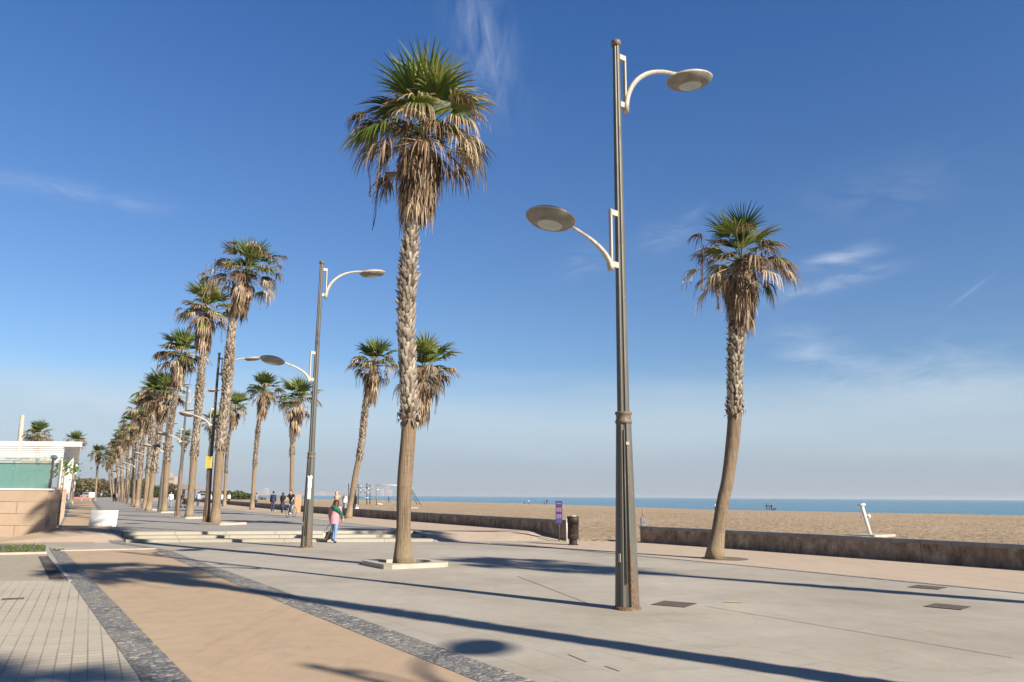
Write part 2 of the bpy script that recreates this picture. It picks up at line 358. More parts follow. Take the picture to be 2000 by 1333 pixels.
M_boot = foliage('leaf_base', GRN, [(0, (.06, .045, .035)), (.4, (.20, .16, .125)), (.75, (.36, .305, .245)), (1, (.52, .46, .38))], 0)
M_leaf = foliage('shrub_leaf', [(0, (.03, .045, .014)), (.5, (.07, .09, .025)), (1, (.16, .17, .05))], [(0, (.10, .08, .04)), (.5, (.19, .15, .08)), (1, (.28, .23, .13))], .3)
M_weed = foliage('weed_leaf', [(0, (.05, .10, .02)), (.5, (.10, .18, .04)), (1, (.19, .28, .07))], DED, .3)

# ------------------------------------------------------------------ ground plan
V = lambda x, y: Vector((x, y))
u = V(-math.sin(AX), math.cos(AX)); vv = V(math.cos(AX), math.sin(AX))
def uv(a, b): p = u*a+vv*b; return V(p.x, p.y)      # a along the promenade, b across it
S0, S1 = V(-14.1, 30.0), V(-3.0, 31.9)              # foot of the steps
T0, T1 = V(-14.9, 31.4), V(-4.1, 34.55)             # top of the steps
FD = V(-.4635, .886)                                # direction of the far promenade
TZ = .3
def side(a, b, p): d = b-a; return d.x*(p.y-a.y)-d.y*(p.x-a.x)   # > 0 left of a->b (beyond the steps)
def clip(poly, a, b, keep=1):
    out = []
    for i, p in enumerate(poly):
        q = poly[(i+1) % len(poly)]; sp, sq = side(a, b, p)*keep, side(a, b, q)*keep
        if sp >= 0: out.append(p)
        if (sp > 0 and sq < 0) or (sp < 0 and sq > 0): out.append(p+(q-p)*(sp/(sp-sq)))
    return out
S0L, T0L = V(-18.5, 28.75), V(-18.5, 32.6)
def hz(p):
    if p.x < -14.5 and p.x < S0.x+(T0.x-S0.x)*max(0, min(1, (p.y-S0.y)/1.4))+.02:
        if p.x < -18.55: return 0.0 if p.y < 32.6 else TZ
        f = (S0.x-p.x)/4.4; ya = S0.y+(S0L.y-S0.y)*f; yb = T0.y+(T0L.y-T0.y)*max(0, (T0.x-p.x)/3.6)
        return TZ*max(0, min(1, (p.y-ya)/(yb-ya)))
    ls = (S1-S0).length; lt = (T1-T0).length; ds = side(S0, S1, p)/ls; dt = side(T0, T1, p)/lt
    if ds <= 0: return 0.0
    if dt >= 0: return TZ
    return TZ*ds/(ds-dt)
def sheet(name, poly, m, off, zones='ABC', SL=None, TL=None):
    S_, T_ = SL or (S0, S1), TL or (T0, T1)
    """one paving sheet cut to the lower plaza (A), the ramp (B) and the raised terrace (C)"""
    mb = MB()
    for z in zones:
        p = poly
        if z == 'A': p = clip(p, *S_, -1)
        if z == 'B': p = clip(clip(p, *S_), *T_, -1)
        if z == 'C': p = clip(p, *T_)
        if len(p) >= 3: mb.add([(q.x, q.y, hz(q)+off) for q in p], [tuple(range(len(p)))])
    o = mb.build(name, m); return tag(o, kind='structure')
X2 = lambda p: V(p.x, p.y)
A_ = lambda px, py, z=0: X2(at(px, py, z))
# sand and ground below everything
SH = [V(150, 60), V(95, 150), V(59, 188), V(24, 300), V(-70, 470), V(-260, 800), V(-900, 1900)]
def sdist(p, pl):
    best = 1e9; sg = 1
    for a, b in zip(pl, pl[1:]):
        d = b-a; t_ = max(0, min(1, (p-a).dot(d)/d.dot(d))); q = a+d*t_; L = (p-q).length
        if L < best: best = L; sg = 1 if side(a, b, p) > 0 else -1
    return best*sg
WALLR = [V(36, -14), V(20.9, 9.2), V(13.07, 20.95), V(8.68, 27.63), V(6.3, 31.0), V(5.12, 32.35)]
WALLL = [V(2.3, 33.2), V(1.3, 34.9), A_(740, 1013, .3), A_(580, 999, .3)]
WALLL2 = [A_(568, 998, .3), A_(440, 985, .3), A_(330, 975.5, .3)]
EDGE = WALLR + WALLL + WALLL2[:-1] + [WALLL2[-1], WALLL2[-1]+FD*400]
mb = MB(); NA, NR = 330, 150
def sandz(p):
    e = -sdist(p, EDGE); D = sdist(p, SH)
    z = -1.2+1.2*min(1, max(-.35, D/105))
    s = max(0, min(1, (p.y-30)/40)); z += .3*s*max(0, min(1, D/60))
    n1 = noise.noise(Vector((p.x*.55, p.y*.55, 0)))*.5+noise.noise(Vector((p.x*1.5, p.y*1.5, 3)))*.35+noise.noise(Vector((p.x*.12, p.y*.12, 7)))*.6
    amp = .075*max(0, min(1, e/2.5))*max(.15, min(1, D/20))
    z += n1*amp + .16*math.exp(-((D-24)/7.0)**2)
    if e < .25: z = min(z, -.25) if e < 0 else z*(e/.25)-.25*(1-e/.25)
    return z, D
va = []
for j in range(NR):
    r = 20*math.exp(j/(NR-1)*math.log(2600/20.))
    for i in range(NA):
        a = R(-34+(i/(NA-1))*84); p = V(r*math.sin(a), r*math.cos(a)); z, D = sandz(p)
        va.append(max(0, min(1, 1-D/16)) if D > 0 else 1.0); mb.v.append((p.x, p.y, z))
mb.a = [(k+.001, 0, 0) for k in va]
mb.f = [(j*NA+i, j*NA+i+1, (j+1)*NA+i+1, (j+1)*NA+i) for j in range(NR-1) for i in range(NA-1)]; mb.sm = [True]*len(mb.f)
tag(mb.build('sand', M_sand), kind='structure')
g = MB(); g.add([(-3000, -300, -.35), (60, -300, -.35), (20, 60, -.35), (-400, 900, -.35), (-900, 1900, -.35), (-4000, 4000, -.35)], [(0, 1, 2, 3, 4, 5)])
tag(g.build('ground', M_patch), kind='structure')
g = MB()
rs = [0, 60, 150, 400, 1000, 3000, 9000, 45000]; na = 40
for r in rs[1:]:
    for i in range(na+1): a = R(-60+150*i/na); g.v.append((r*math.sin(a), r*math.cos(a), -1.18))
g.a = [(0, 0, 0)]*len(g.v); g.f = [(j*(na+1)+i, j*(na+1)+i+1, (j+1)*(na+1)+i+1, (j+1)*(na+1)+i) for j in range(len(rs)-2) for i in range(na)]; g.sm = [False]*len(g.f)
tag(g.build('sea', M_sea), kind='structure')
# plaza and terrace
edge_in = [p for p in WALLR[:-1]]
plaza = [V(-60, -25), V(44, -25)] + [V(36.1, -14), V(20.95, 9.2), V(13.12, 20.95), V(8.73, 27.6), V(6.4, 31.1)] + [V(5.2, 32.6), V(2.3, 33.4), V(-3.0, 31.9), V(-14.1, 30), V(-18.5, 28.75), V(-18.5, 33.4), V(-60, 33.4), V(-60, 22)]
mb = MB(); mb.add([(q.x, q.y, 0) for q in plaza[:-1]], [tuple(range(len(plaza)-1))])
tag(mb.build('plaza', M_plaza), kind='structure')
far = T1+FD*900
mb = MB(); mb.add([(p.x, p.y, TZ) for p in (T0, T1, T1+FD*900, V(-900, 800), V(-60, 33.4), V(-18.5, 33.4), T0L)], [tuple(range(7))]); tag(mb.build('terrace', M_far), kind='structure')
# right-hand tan strip of the lower plaza
sheet('beach_path', [uv(-40, 16.75), uv(-40, 22.4), V(36.1, -14), V(20.95, 9.2), V(13.12, 20.95), V(8.73, 27.6), V(6.4, 31.1), V(5.2, 32.5), V(2.3, 33.35), A_(1010, 1063), uv(15, 16.75)], M_tan, .004, 'A')
sheet('cobble_line', [uv(-40, 16.6), uv(-40, 16.75), uv(15, 16.75), A_(1015, 1064), A_(960, 1060.5), A_(960, 1061.5), A_(1018, 1065.5), uv(15, 16.6)], M_cobble, .008, 'A')  # dark cobble sheet; part of it paints the leaning palm's trunk shadow
# ramp beside the steps and tan strip of the terrace
mb = MB(); RA = [S1, V(-1, 32.25), V(2.3, 33.4)]; RB = [T1, V(-1.2, 35.4), V(1.35, 35.2)]
for i in range(2): mb.add([(RA[i].x, RA[i].y, .004), (RA[i+1].x, RA[i+1].y, .004), (RB[i+1].x, RB[i+1].y, .304), (RB[i].x, RB[i].y, .304)], [(0, 1, 2, 3)])
WL = [V(1.35, 35.2), WALLL[2], WALLL[3], WALLL2[0], WALLL2[1], WALLL2[2]]
inn = [T1, T1+FD*(WALLL[2]-T1).dot(FD), T1+FD*(WALLL[3]-T1).dot(FD), T1+FD*(WALLL2[0]-T1).dot(FD), T1+FD*(WALLL2[1]-T1).dot(FD), T1+FD*(WALLL2[2]-T1).dot(FD)]
for i in range(5): mb.add([(inn[i].x, inn[i].y, .304), (WL[i].x, WL[i].y, .304), (WL[i+1].x, WL[i+1].y, .304), (inn[i+1].x, inn[i+1].y, .304)], [(0, 1, 2, 3)])
mb.add([(inn[1].x, inn[1].y, .304), (RB[0].x, RB[0].y, .304), (RB[1].x, RB[1].y, .304), (RB[2].x, RB[2].y, .304)], [(0, 1, 2, 3)]) if False else None
tag(mb.build('beach_path', M_tan), kind='structure')
mb = MB()
for i in range(2): pass
mb.add([(T1.x, T1.y, .308), (T1.x+.1, T1.y, .308), (inn[5].x+.14, inn[5].y, .308), (inn[5].x, inn[5].y, .308)], [(0, 1, 2, 3)])
tag(mb.build('cobble_line', M_cobble), kind='structure')
# left: cream tiles, sandy patch, cobble strips, ochre bicycle path
c0 = A_(137, 1135); kL, kR = A_(125, 1077), A_(300, 1073)
sheet('tiled_pavement', [uv(-40, 1.32), c0, A_(0, 1135), A_(-500, 1135), V(-40, -10), V(-40, -25)], M_cream, .004, 'A')
sheet('sandy_ground', [c0, A_(93, 1083), A_(0, 1085), A_(-300, 1085), A_(-500, 1135), A_(0, 1135)], M_patch, .004, 'A')
sheet('cobble_strip', [uv(-40, 1.32), uv(-40, 1.74), kL, A_(95, 1070), c0], M_cobble, .008, 'A')
sheet('bicycle_path', [uv(-40, 1.74), uv(-40, 4.02), kR, kL], M_bike, .004, 'A')
st_in = uv(32, 4.02)
sheet('cobble_strip', [uv(-40, 4.02), uv(-40, 4.48), uv(27.3, 4.5), uv(29.2, 4.35), S0+V(.1, -.3), S0-V(.4, .35), kR, uv(24, 4.02)], M_cobble, .008, 'A')
# far side strips: ochre path between the pavilion wall and a cobble strip
KW = V(-18.55, 32.6); WD = V(-.4725, .8813)
LL = dict(SL=(S0L, S0), TL=(T0L, T0))
sheet('ramp', [S0L, S0, T0, T0L], M_tan, 0, 'B', **LL)
sheet('cobble_strip', [S0+V(-.55, -.16), S0+V(0, .0), T0, T0+V(-.55, .16)], M_cobble, .012, 'B', **LL)
sheet('cobble_strip', [T0, T0+FD*260, T0+V(-.55, .16)+FD*260, T0+V(-.55, .16)], M_cobble, .012, 'C', **LL)
sheet('bicycle_path', [S0L+V(.02, 0), S0+V(-1.0, -.28), T0+V(-.9, .3), T0L+V(.02, 0)], M_bike, .008, 'B', **LL)
sheet('bicycle_path', [T0L+V(.3, -.1), T0+V(-.55, .16), T0+V(-.55, .16)+FD*260, KW+V(.5, 0)+WD*260, KW+V(.5, .2)], M_bike, .008, 'C', **LL)
sheet('cobble_strip', [KW+V(.08, .1), KW+V(.5, .1), KW+V(.5, 0)+WD*240, KW+V(.08, 0)+WD*240], M_cobble, .012, 'C', **LL)
mb = MB(); mb.add([(-18.5, 28.75, -.05), (-18.5, 33.2, -.05), (-18.5, 33.2, .3), (-18.5, 32.6, .3), (-18.5, 28.75, 0)], [(0, 1, 2, 3, 4)]); tag(mb.build('ramp_side', M_kerb2), kind='structure')
for k_, (p_, q_) in enumerate([((1379, 1185), (1979, 1286)), ((1110, 1279), (1146, 1294)), ((1182, 1302), (1210, 1312)), ((1150, 1180), (1010, 1126))]):
    a, b = A_(*p_), A_(*q_); n = V(-(b-a).y, (b-a).x).normalized()*.008; mb = MB(); mb.add([(*(a-n), .0045), (*(b-n), .0045), (*(b+n), .0045), (*(a+n), .0045)], [(0, 1, 2, 3)]); tag(mb.build('expansion_joint', M_soil), kind='structure')
# kerbs
def kerb(name, pts, wdt, h, z0=0, m=M_kerb, lab=None):
    mb = MB()
    for a, b in zip(pts, pts[1:]):
        d = (b-a).normalized(); n = V(-d.y, d.x)*wdt/2; L = (b-a).length; k = max(1, int(L/1.0))
        for i in range(k):
            p = a+(b-a)*(i/k); q = a+(b-a)*((i+1)/k)-d*.006
            mb.hull4([(*(p-n), z0-.05), (*(q-n), z0-.05), (*(q+n), z0-.05), (*(p+n), z0-.05)], [(*(p-n), z0+h), (*(q-n), z0+h), (*(q+n), z0+h), (*(p+n), z0+h)])
    o = mb.build(name, m)
    return tag(o, lab, 'kerb') if lab else tag(o, kind='structure')
kerb('kerb', [kL-V(.1, 0), kR+V(.1, 0)], .16, .035, lab='pale flush kerb across the end of the ochre bicycle path')
kerb('kerb', [A_(-300, 1084), A_(0, 1084), A_(92, 1082)], .14, .06, lab='tan kerb edging the weedy planting bed at far left')
kerb('kerb', [A_(95, 1086), A_(137, 1136)], .07, .02, m=M_kerb2, lab='thin pale kerb between the drain grate and the cobble strip')
# steps
for i in range(3):
    f0, f1 = i/2.0, (i+1)/2.0 if i < 2 else 1.0
    a, b = S0+(T0-S0)*f0, S1+(T1-S1)*f0
    c, d = (S0+(T0-S0)*f1, S1+(T1-S1)*f1) if i < 2 else (T0+FD*.45, T1+FD*.45)
    z = .1*(i+1); mb = MB(); n = 6
    for k in range(n):
        e0, e1 = k/n, (k+1)/n-.0012
        P = [a+(b-a)*e0, a+(b-a)*e1, c+(d-c)*e1, c+(d-c)*e0]
        mb.hull4([(*p, -.1) for p in P], [(*p, z+(.006 if i == 2 else 0)) for p in P])
    tag(mb.build('step', M_step), kind='structure')
# stone cheek along the right end of the steps
mb = MB(); a, b = S1+V(.02, -.05), T1+V(.02, .1); mb.hull4([(a.x, a.y, -.1), (a.x+.16, a.y, -.1), (b.x+.16, b.y, -.1), (b.x, b.y, -.1)], [(a.x, a.y, .03), (a.x+.16, a.y, .03), (b.x+.16, b.y, .335), (b.x, b.y, .335)])
tag(mb.build('kerb', M_kerb2), 'sloping grey kerb along the right end of the pale steps', 'kerb')

# ------------------------------------------------------------------ low sea walls
def low_wall(pts, top, label, cap=.11, th=.34):
    root = empty('low_wall', (*pts[0], 0), 0, label, 'wall')
    body, cope = MB(), MB(); rn = random.Random(3)
    offs = []
    for i, p in enumerate(pts):
        d0 = (pts[i]-pts[i-1]).normalized() if i else (pts[1]-pts[0]).normalized(); d1 = (pts[i+1]-pts[i]).normalized() if i < len(pts)-1 else d0
        m_ = (d0+d1).normalized(); n = V(-m_.y, m_.x)     # away-left
        offs.append((p, n))
    for (p, n), (q, k) in zip(offs, offs[1:]):
        P = [p, q, q-k*th, p-n*th]
        L = (q-p).length; nb_ = max(1, int(L/2.6))
        for j in range(nb_):
            f0, f1 = j/nb_, (j+1)/nb_-.014/L; nn0, nn1 = n.lerp(k, f0), n.lerp(k, f1); a0, a1 = p+(q-p)*f0, p+(q-p)*f1
            P = [a0, a1, a1-nn1*th, a0-nn0*th]; body.hull4([(*x, -.4) for x in P], [(*x, top-cap) for x in P])
        c = max(1, int(L/.8))
        for j in range(c):
            f0, f1 = j/c, (j+1)/c-.012/L
            a0, a1 = p+(q-p)*f0, p+(q-p)*f1; nn = n.lerp(k, f0)
            Q = [a0+nn*.03, a1+nn*.03, a1-nn*(th+.03), a0-nn*(th+.03)]; dz = rn.uniform(-.004, .004)
            cope.hull4([(*x, top-cap) for x in Q], [(*x, top+dz) for x in Q])
    lo = Vector((*pts[0], 0))
    body.build('wall_body', M_wall, root, origin=lo).location = (0, 0, 0)
    cope.build('coping', M_cope, root, origin=lo).location = (0, 0, 0)
    return root
low_wall(WALLR, .63, 'long low brown stained concrete wall along the sand at right, ending by the grey meter box')
low_wall(WALLL, .82, 'low stained wall with bent end beside the dark litter bin, running back along the beach')
low_wall(WALLL2, .82, 'distant stretch of low beach wall behind the cyclist and the strolling walkers')

# ------------------------------------------------------------------ palms
def frond(mb, org, d, up, pet, rad, nb, spread, dead, rnd, droop, hang, rg, tiptan=0.0, wide=1.0):
    """a fan leaf: petiole from org along d, then nb blades; hang = how hard the free blade ends droop"""
    d = d.normalized(); sd = d.cross(up).normalized(); upn = sd.cross(d).normalized()
    n = 4; p = Vector(org); pts = [p.copy()]; dd = d.copy()
    for i in range(n):
        dd = (dd+Vector((0, 0, -1))*droop*.22).normalized(); p = p+dd*(pet/n); pts.append(p.copy())
    mb.tube(pts, [.022, .018, .015, .013, .010], 4, False, (min(1, dead*.9+.28), .55+rnd*.4, 0))
    d = dd; sd = d.cross(up).normalized() if abs(d.cross(up).length) > .05 else sd; upn = sd.cross(d).normalized()
    for k in range(nb):
        t = (k+.5)/nb*2-1; ded = dead > .5; a = t*spread+rg.uniform(-.03, .03)*(4 if ded else 1)
        if ded and rg.random() < .2: continue
        bd = (d*math.cos(a)+sd*math.sin(a)+upn*(.16*abs(t)-.06+rg.uniform(-.05, .05))).normalized()
        L = rad*(1-.28*abs(t)**2)*(rg.uniform(.5, 1.15) if ded else rg.uniform(.86, 1.08)); w0 = .012; wm = rad*.45*(2*spread/nb)*.62*wide
        q = p.copy(); dr = bd.copy(); st = [q.copy()]; ns = 5
        kd = droop*rg.uniform(.6, 1.3)
        for i in range(ns):
            f = (i+1)/ns
            pull = kd*.16 if f < .5 else kd*.25+hang*rg.uniform(.5, 1.25)
            dr = (dr+Vector((0, 0, -1))*pull+Vector((rg.uniform(-1, 1), rg.uniform(-1, 1), 0))*(.16 if ded else .05)*f).normalized(); q = q+dr*L/ns; st.append(q.copy())
        ws = [w0, wm*.62, wm, wm*.75, wm*.45, .003]
        vs = []; at_ = []; rb = max(0, min(1, rnd+rg.uniform(-.18, .18)))
        for i, s_ in enumerate(st):
            tg = (st[min(i+1, ns)]-st[max(i-1, 0)]).normalized(); wv = tg.cross(upn).normalized() if tg.cross(upn).length > .1 else sd
            wv = (wv*.85+tg.cross(wv)*.35*(1 if k % 2 else -1)).normalized()
            f = i/ns; tn = dead if f < .45 else dead+(1-dead)*tiptan*min(1, (f-.35)/.35)
            vs += [s_-wv*ws[i], s_+wv*ws[i]]; at_ += [(min(1, tn)+.001, rb+.10*f, 0)]*2
        mb.add(vs, [(2*i, 2*i+1, 2*i+3, 2*i+2) for i in range(ns)], False, at_)
def crown_meshes(seed, s, skirt, ngreen=24, nmid=22, nskirt=60, blades=26, kind=0, up_ext=1.0, mid_up=0.0, narrow=1.0, mid_s=1.0):
    """kind 0 full crown; the hub is at the origin; s = frond scale; skirt = its length below the hub"""
    rg = random.Random(seed); gm, dm, sm = MB(), MB(), MB(); ga = math.pi*(3-math.sqrt(5)); Z_ = Vector((0, 0, 1))
    for i in range(ngreen):                       # live fronds
        f = (i+.5)/ngreen; el_ = R(80-f**1.1*74)+rg.uniform(-.13, .13); a = i*ga+rg.uniform(-.4, .4)
        d = Vector((math.cos(a)*math.cos(el_), math.sin(a)*math.cos(el_), math.sin(el_)))
        L = s*(.78+.2*f)*(rg.uniform(.8, 1.12) if i % 3 else rg.uniform(.4, .7))*(up_ext if f < .4 else 1.0)
        frond(gm, Vector((0, 0, .1-.1*f)), d, Vector((-math.cos(a)*.9, -math.sin(a)*.9, .5)) if el_ > .8 else Z_, L, s*rg.uniform(.88, 1.12), blades, R(rg.uniform(58, 80)), 0.0, rg.uniform(.05, .85), .08+.35*f, .08+.45*f**2, rg, tiptan=(rg.random() < .3+.5*f)*f*1.0, wide=1.3)
    for i in range(nmid):                         # yellowing and dead fronds whose blades hang
        f = (i+.5)/nmid; el_ = R(32-f*48+mid_up*20)+rg.uniform(-.2, .2); a = i*ga*1.13+rg.uniform(-.35, .35)
        d = Vector((math.cos(a)*math.cos(el_), math.sin(a)*math.cos(el_), math.sin(el_))); L = s*rg.uniform(.7, 1.3)*(1-.25*f)*narrow*mid_s
        gr = rg.random() < .42*(1-f)
        frond(dm, Vector((0, 0, -.05-.3*f)), d, Z_, L, s*rg.uniform(.55, .95), max(10, int(blades*.85)), R(rg.uniform(60, 88)), 0.15 if gr else 1.0, rg.uniform(.0, 1.0), .25+.4*f, rg.uniform(.7, 1.6), rg, tiptan=1.0, wide=.8)
        if rg.random() < .35:                     # long flower stalks and stray strings hanging below
            q = Vector((0, 0, -.1))+d*L*1.1; pts = [q]
            for j in range(5): q = q+Vector((rg.uniform(-.04, .04), rg.uniform(-.04, .04), -s*.28)); pts.append(q)
            for j in range(4): dm.tube([p_+Vector((rg.uniform(-.05, .05), rg.uniform(-.05, .05), rg.uniform(-.05, .05))) for p_ in pts], .007, 3, False, (1, rg.random(), 0))
    for i in range(14):                           # brown fibre and short dead leaves packed round the heart
        a = i*ga*1.7; el_ = R(rg.uniform(5, 60)); d = Vector((math.cos(a)*math.cos(el_), math.sin(a)*math.cos(el_), math.sin(el_)))
        frond(dm, Vector((0, 0, -.1)), d, Z_, s*rg.uniform(.15, .4), s*rg.uniform(.35, .6), max(8, blades//2), R(60), rg.choice((.1, 1.0, 1.0)), rg.uniform(.1, .7), .5, .7, rg, tiptan=1.0)
    for i in range(nskirt):                       # skirt of old dead leaves hugging the trunk
        f = (i+.5)/nskirt; a = i*ga+rg.uniform(-.3, .3); z = -.15-f*(skirt*.66)
        el_ = R(-28-26*min(1, f*1.3))+rg.uniform(-.15, .15)
        d = Vector((math.cos(a)*math.cos(el_), math.sin(a)*math.cos(el_), math.sin(el_)))
        frond(sm, Vector((math.cos(a)*.14, math.sin(a)*.14, z)), d, Z_, s*rg.uniform(.26, .44)*(1-.2*f), min(skirt*.36, s*.8)*rg.uniform(.8, 1.1), max(9, int(blades*.55)), R(rg.uniform(35, 62)), 1.0, rg.uniform(0, 1), .9, .9, rg, wide=.95)
    return gm, dm, sm
def trunk_pts(base_, path, Yp):
    return [Vector(base_)]+[aty(px, py, Yp) for px, py in path]
def smooth_path(pts, n=36):
    out = []; P = [pts[0]*2-pts[1]]+pts+[pts[-1]*2-pts[-2]]
    L = [0]
    for a, b in zip(pts, pts[1:]): L.append(L[-1]+(b-a).length)
    for i in range(n+1):
        d = L[-1]*i/n; k = max(0, min(len(pts)-2, next((j-1 for j in range(1, len(L)) if L[j] >= d-1e-6), len(pts)-2)))
        t = (d-L[k])/(L[k+1]-L[k]); p0, p1, p2, p3 = P[k], P[k+1], P[k+2], P[k+3]
        out.append(.5*((2*p1)+(p2-p0)*t+(2*p0-5*p1+4*p2-p3)*t*t+(3*p1-p0-3*p2+p3)*t**3))
    return out
def make_trunk(root, pts, r0, r1, zboot, rg, boot=.15, ring=14, flare=1.65, dens=1.0, origin=None):
    sp = smooth_path(pts); o = Vector(origin); tot = sum((b-a).length for a, b in zip(sp, sp[1:]))
    rad = []; acc = 0
    for i, p in enumerate(sp):
        if i: acc += (sp[i]-sp[i-1]).length
        f = acc/tot; zb_ = (zboot-pts[0].z)/max(1, pts[-1].z-pts[0].z); r = r0*(.74+.12*min(1, f/zb_)) if f < zb_ else r0*.86+(r1*.88-r0*.86)*(f-zb_)/(1-zb_)
        if acc < 1.0: r *= 1+(flare-1)*(1-acc/1.0)**1.5
        rad.append(r*(1+.03*math.sin(acc*2.1+o.x)))
    mb = MB(); mb.tube(sp, rad, ring); tr = mb.build('trunk', M_trunk, root, origin=o); tr.location = (0, 0, 0)
    bm_ = MB(); z = zboot; row = 0; ztop = sp[-1].z
    up_ = [(p, q) for p, q in zip(sp, rad) if p.z > zboot-.05]
    bm_.tube([p for p, q in up_], [q*1.03 for p, q in up_], ring, False, (1, .06, 0))
    def pos(zz):
        for i in range(len(sp)-1):
            if sp[i+1].z >= zz: t = (zz-sp[i].z)/max(1e-6, sp[i+1].z-sp[i].z); return sp[i].lerp(sp[i+1], t), rad[i]+(rad[i+1]-rad[i])*t
        return sp[-1], rad[-1]
    step = boot*.50/dens
    rough = lambda zz: .55+1.1*math.exp(-((zz-(zboot+ztop)*.48)/1.1)**2)+.5*math.exp(-((zz-zboot)/.4)**2)
    while z < ztop-.3:
        c, r = pos(z); nper = max(5, int(2*math.pi*r/(boot*.92)*dens))
        for k in range(nper):
            if rg.random() < .07: continue
            a = 2*math.pi*(k+(row % 2)*.5)/nper+rg.uniform(-.16, .16); er = Vector((math.cos(a), math.sin(a), 0)); et = Vector((-math.sin(a), math.cos(a), 0))
            hh = boot*rg.uniform(.6, 1.3); ww = boot*.44*rg.uniform(.7, 1.2); out = rough(z)*boot*.42*rg.uniform(.4, 1.5)
            tipx = rg.uniform(-.35, .35)*ww; B = c+er*r*.97+Vector((0, 0, rg.uniform(-.05, .05)))
            vs = [B-et*ww, B+et*ww, B+er*boot*.14+Vector((0, 0, -.3*hh)), B+er*(out+.02)+et*(tipx-ww*.42)+Vector((0, 0, hh*.85)), B+er*(out+.02)+et*(tipx+ww*.42)+Vector((0, 0, hh)), B+er*(-.01)+Vector((0, 0, hh*.6))]
            v1 = max(.2, min(1, rg.gauss(.62, .2))); A1 = (1, v1*.55, 0); A0 = (1, v1*.2, 0)
            bm_.add(vs, [(2, 1, 4, 3), (0, 2, 3), (1, 5, 4), (0, 3, 5), (3, 4, 5)], False, [A1, A1, A1, (1, min(1, v1+.22), 0), (1, min(1, v1+.22), 0), A0])
        z += step; row += 1
    for k in range(int(26*dens)):
        c, r_ = pos(zboot+rg.uniform(-.12, .35)); a = rg.uniform(0, 6.283); er = Vector((math.cos(a), math.sin(a), 0)); et = Vector((-er.y, er.x, 0)); ww = boot*.3; q0 = c+er*r_
        q1 = q0+er*boot*rg.uniform(.3, .8)+Vector((0, 0, -boot*.2)); q2 = q1+er*boot*.1+Vector((0, 0, -boot*rg.uniform(.5, 1.3)))
        tv = (1, rg.uniform(.1, .8), 0); bm_.add([q0-et*ww, q0+et*ww, q1+et*ww*.8, q1-et*ww*.8, q2], [(0, 1, 2, 3), (3, 2, 4)], False, tv)
    b = bm_.build('leaf_bases', M_boot, root, origin=o); b.location = (0, 0, 0)
    return sp
LIB = {}
def palm(base_, path, r0, r1, zboot, s, skirt, seed, label, group=None, Yp=None, boot=.15, lib=None, ring=14, dens=1.0, rot=0, **ck):
    root = empty('palm_tree', base_, 0, label, 'palm tree', group); Yp = Yp or base_[1]; rg = random.Random(seed)
    pts = trunk_pts(base_, path, Yp); hub = pts[-1]
    make_trunk(root, pts, r0, r1, base_[2]+zboot, rg, boot, ring, origin=base_, dens=dens)
    if lib is None or lib not in LIB:
        gm, dm, sm = crown_meshes(seed, s, skirt, **ck); objs = []
        for mb_, nm, m in ((gm, 'crown', M_frond), (dm, 'dead_fronds', M_skirt), (sm, 'frond_skirt', M_skirt)):
            objs.append(mb_.build(nm, m, root))
        if lib is not None: LIB[lib] = (objs, s)
        k = 1
    else:
        src, s0 = LIB[lib]; k = s/s0; objs = []
        for o_ in src: c = o_.copy(); C.objects.link(c); c.parent = root; objs.append(c)
    ax = (hub-pts[-2]); ax.z = abs(ax.z); lean = Vector((0, 0, 1)).rotation_difference(Vector((0, 0, 1)).lerp(ax.normalized(), .4).normalized())
    for o_ in objs:
        o_.location = hub-Vector(base_); o_.rotation_mode = 'QUATERNION'
        from mathutils import Quaternion
        o_.rotation_quaternion = lean @ Quaternion((0, 0, 1), rot); o_.scale = (k, k, k)
    return root
def B3(px, py, z=0): p = at(px, py, z); return (p.x, p.y, z)
GA = 'palm trees standing along the row of street lamps'; GB = 'palm trees along the beach side of the promenade'
palm(B3(787, 1107), [(790, 950), (800, 800), (793, 640), (803, 460), (815, 350), (824, 262)], .235, .165, 3.7, 1.42, 2.4, 11, 'tallest nearest palm with shaggy brown skirt, rising from a square concrete planter kerb', GA, boot=.17, ring=24, ngreen=21, nmid=32, nskirt=120, blades=34, dens=1.05, up_ext=.92)
palm(B3(1395, 1092), [(1411, 985), (1420, 945), (1429, 880), (1435, 815), (1436, 720), (1440, 630), (1447, 508)], .235, .155, 4.3, 1.04, 2.1, 23, 'palm with curved leaning trunk beside the low wall at right, round brown crown', GB, boot=.15, ring=22, ngreen=15, nmid=32, nskirt=110, blades=32, dens=1.05, up_ext=.95, mid_s=1.2, mid_up=.2)
p2y = B3(420, 1025, .3)
palm(p2y, [(430, 880), (444, 750), (456, 620), (478, 535)], .26, .18, 3.6, 1.12, 2.2, 31, 'tall shaggy palm right beside the lamp post carrying a yellow notice', GA, ring=16, ngreen=18, nmid=34, nskirt=80, blades=22, mid_up=.6, mid_s=1.55)
palm(B3(369, 1013, .3), [(383, 850), (396, 700), (402, 610)], .25, .175, 3.8, 1.22, 2.5, 37, 'second tall palm beyond the steps, left of the yellow notice', GA, ring=14, ngreen=20, nmid=28, nskirt=60, blades=20)
palm(B3(320, 1002, .3), [(330, 860), (345, 760), (353, 695)], .25, .18, 3.9, 1.4, 2.5, 41, 'third palm beyond the steps, with wide brown fronds left of its green top', GA, lib='a', ring=12, ngreen=20, nmid=28, nskirt=50, blades=18, dens=.8)
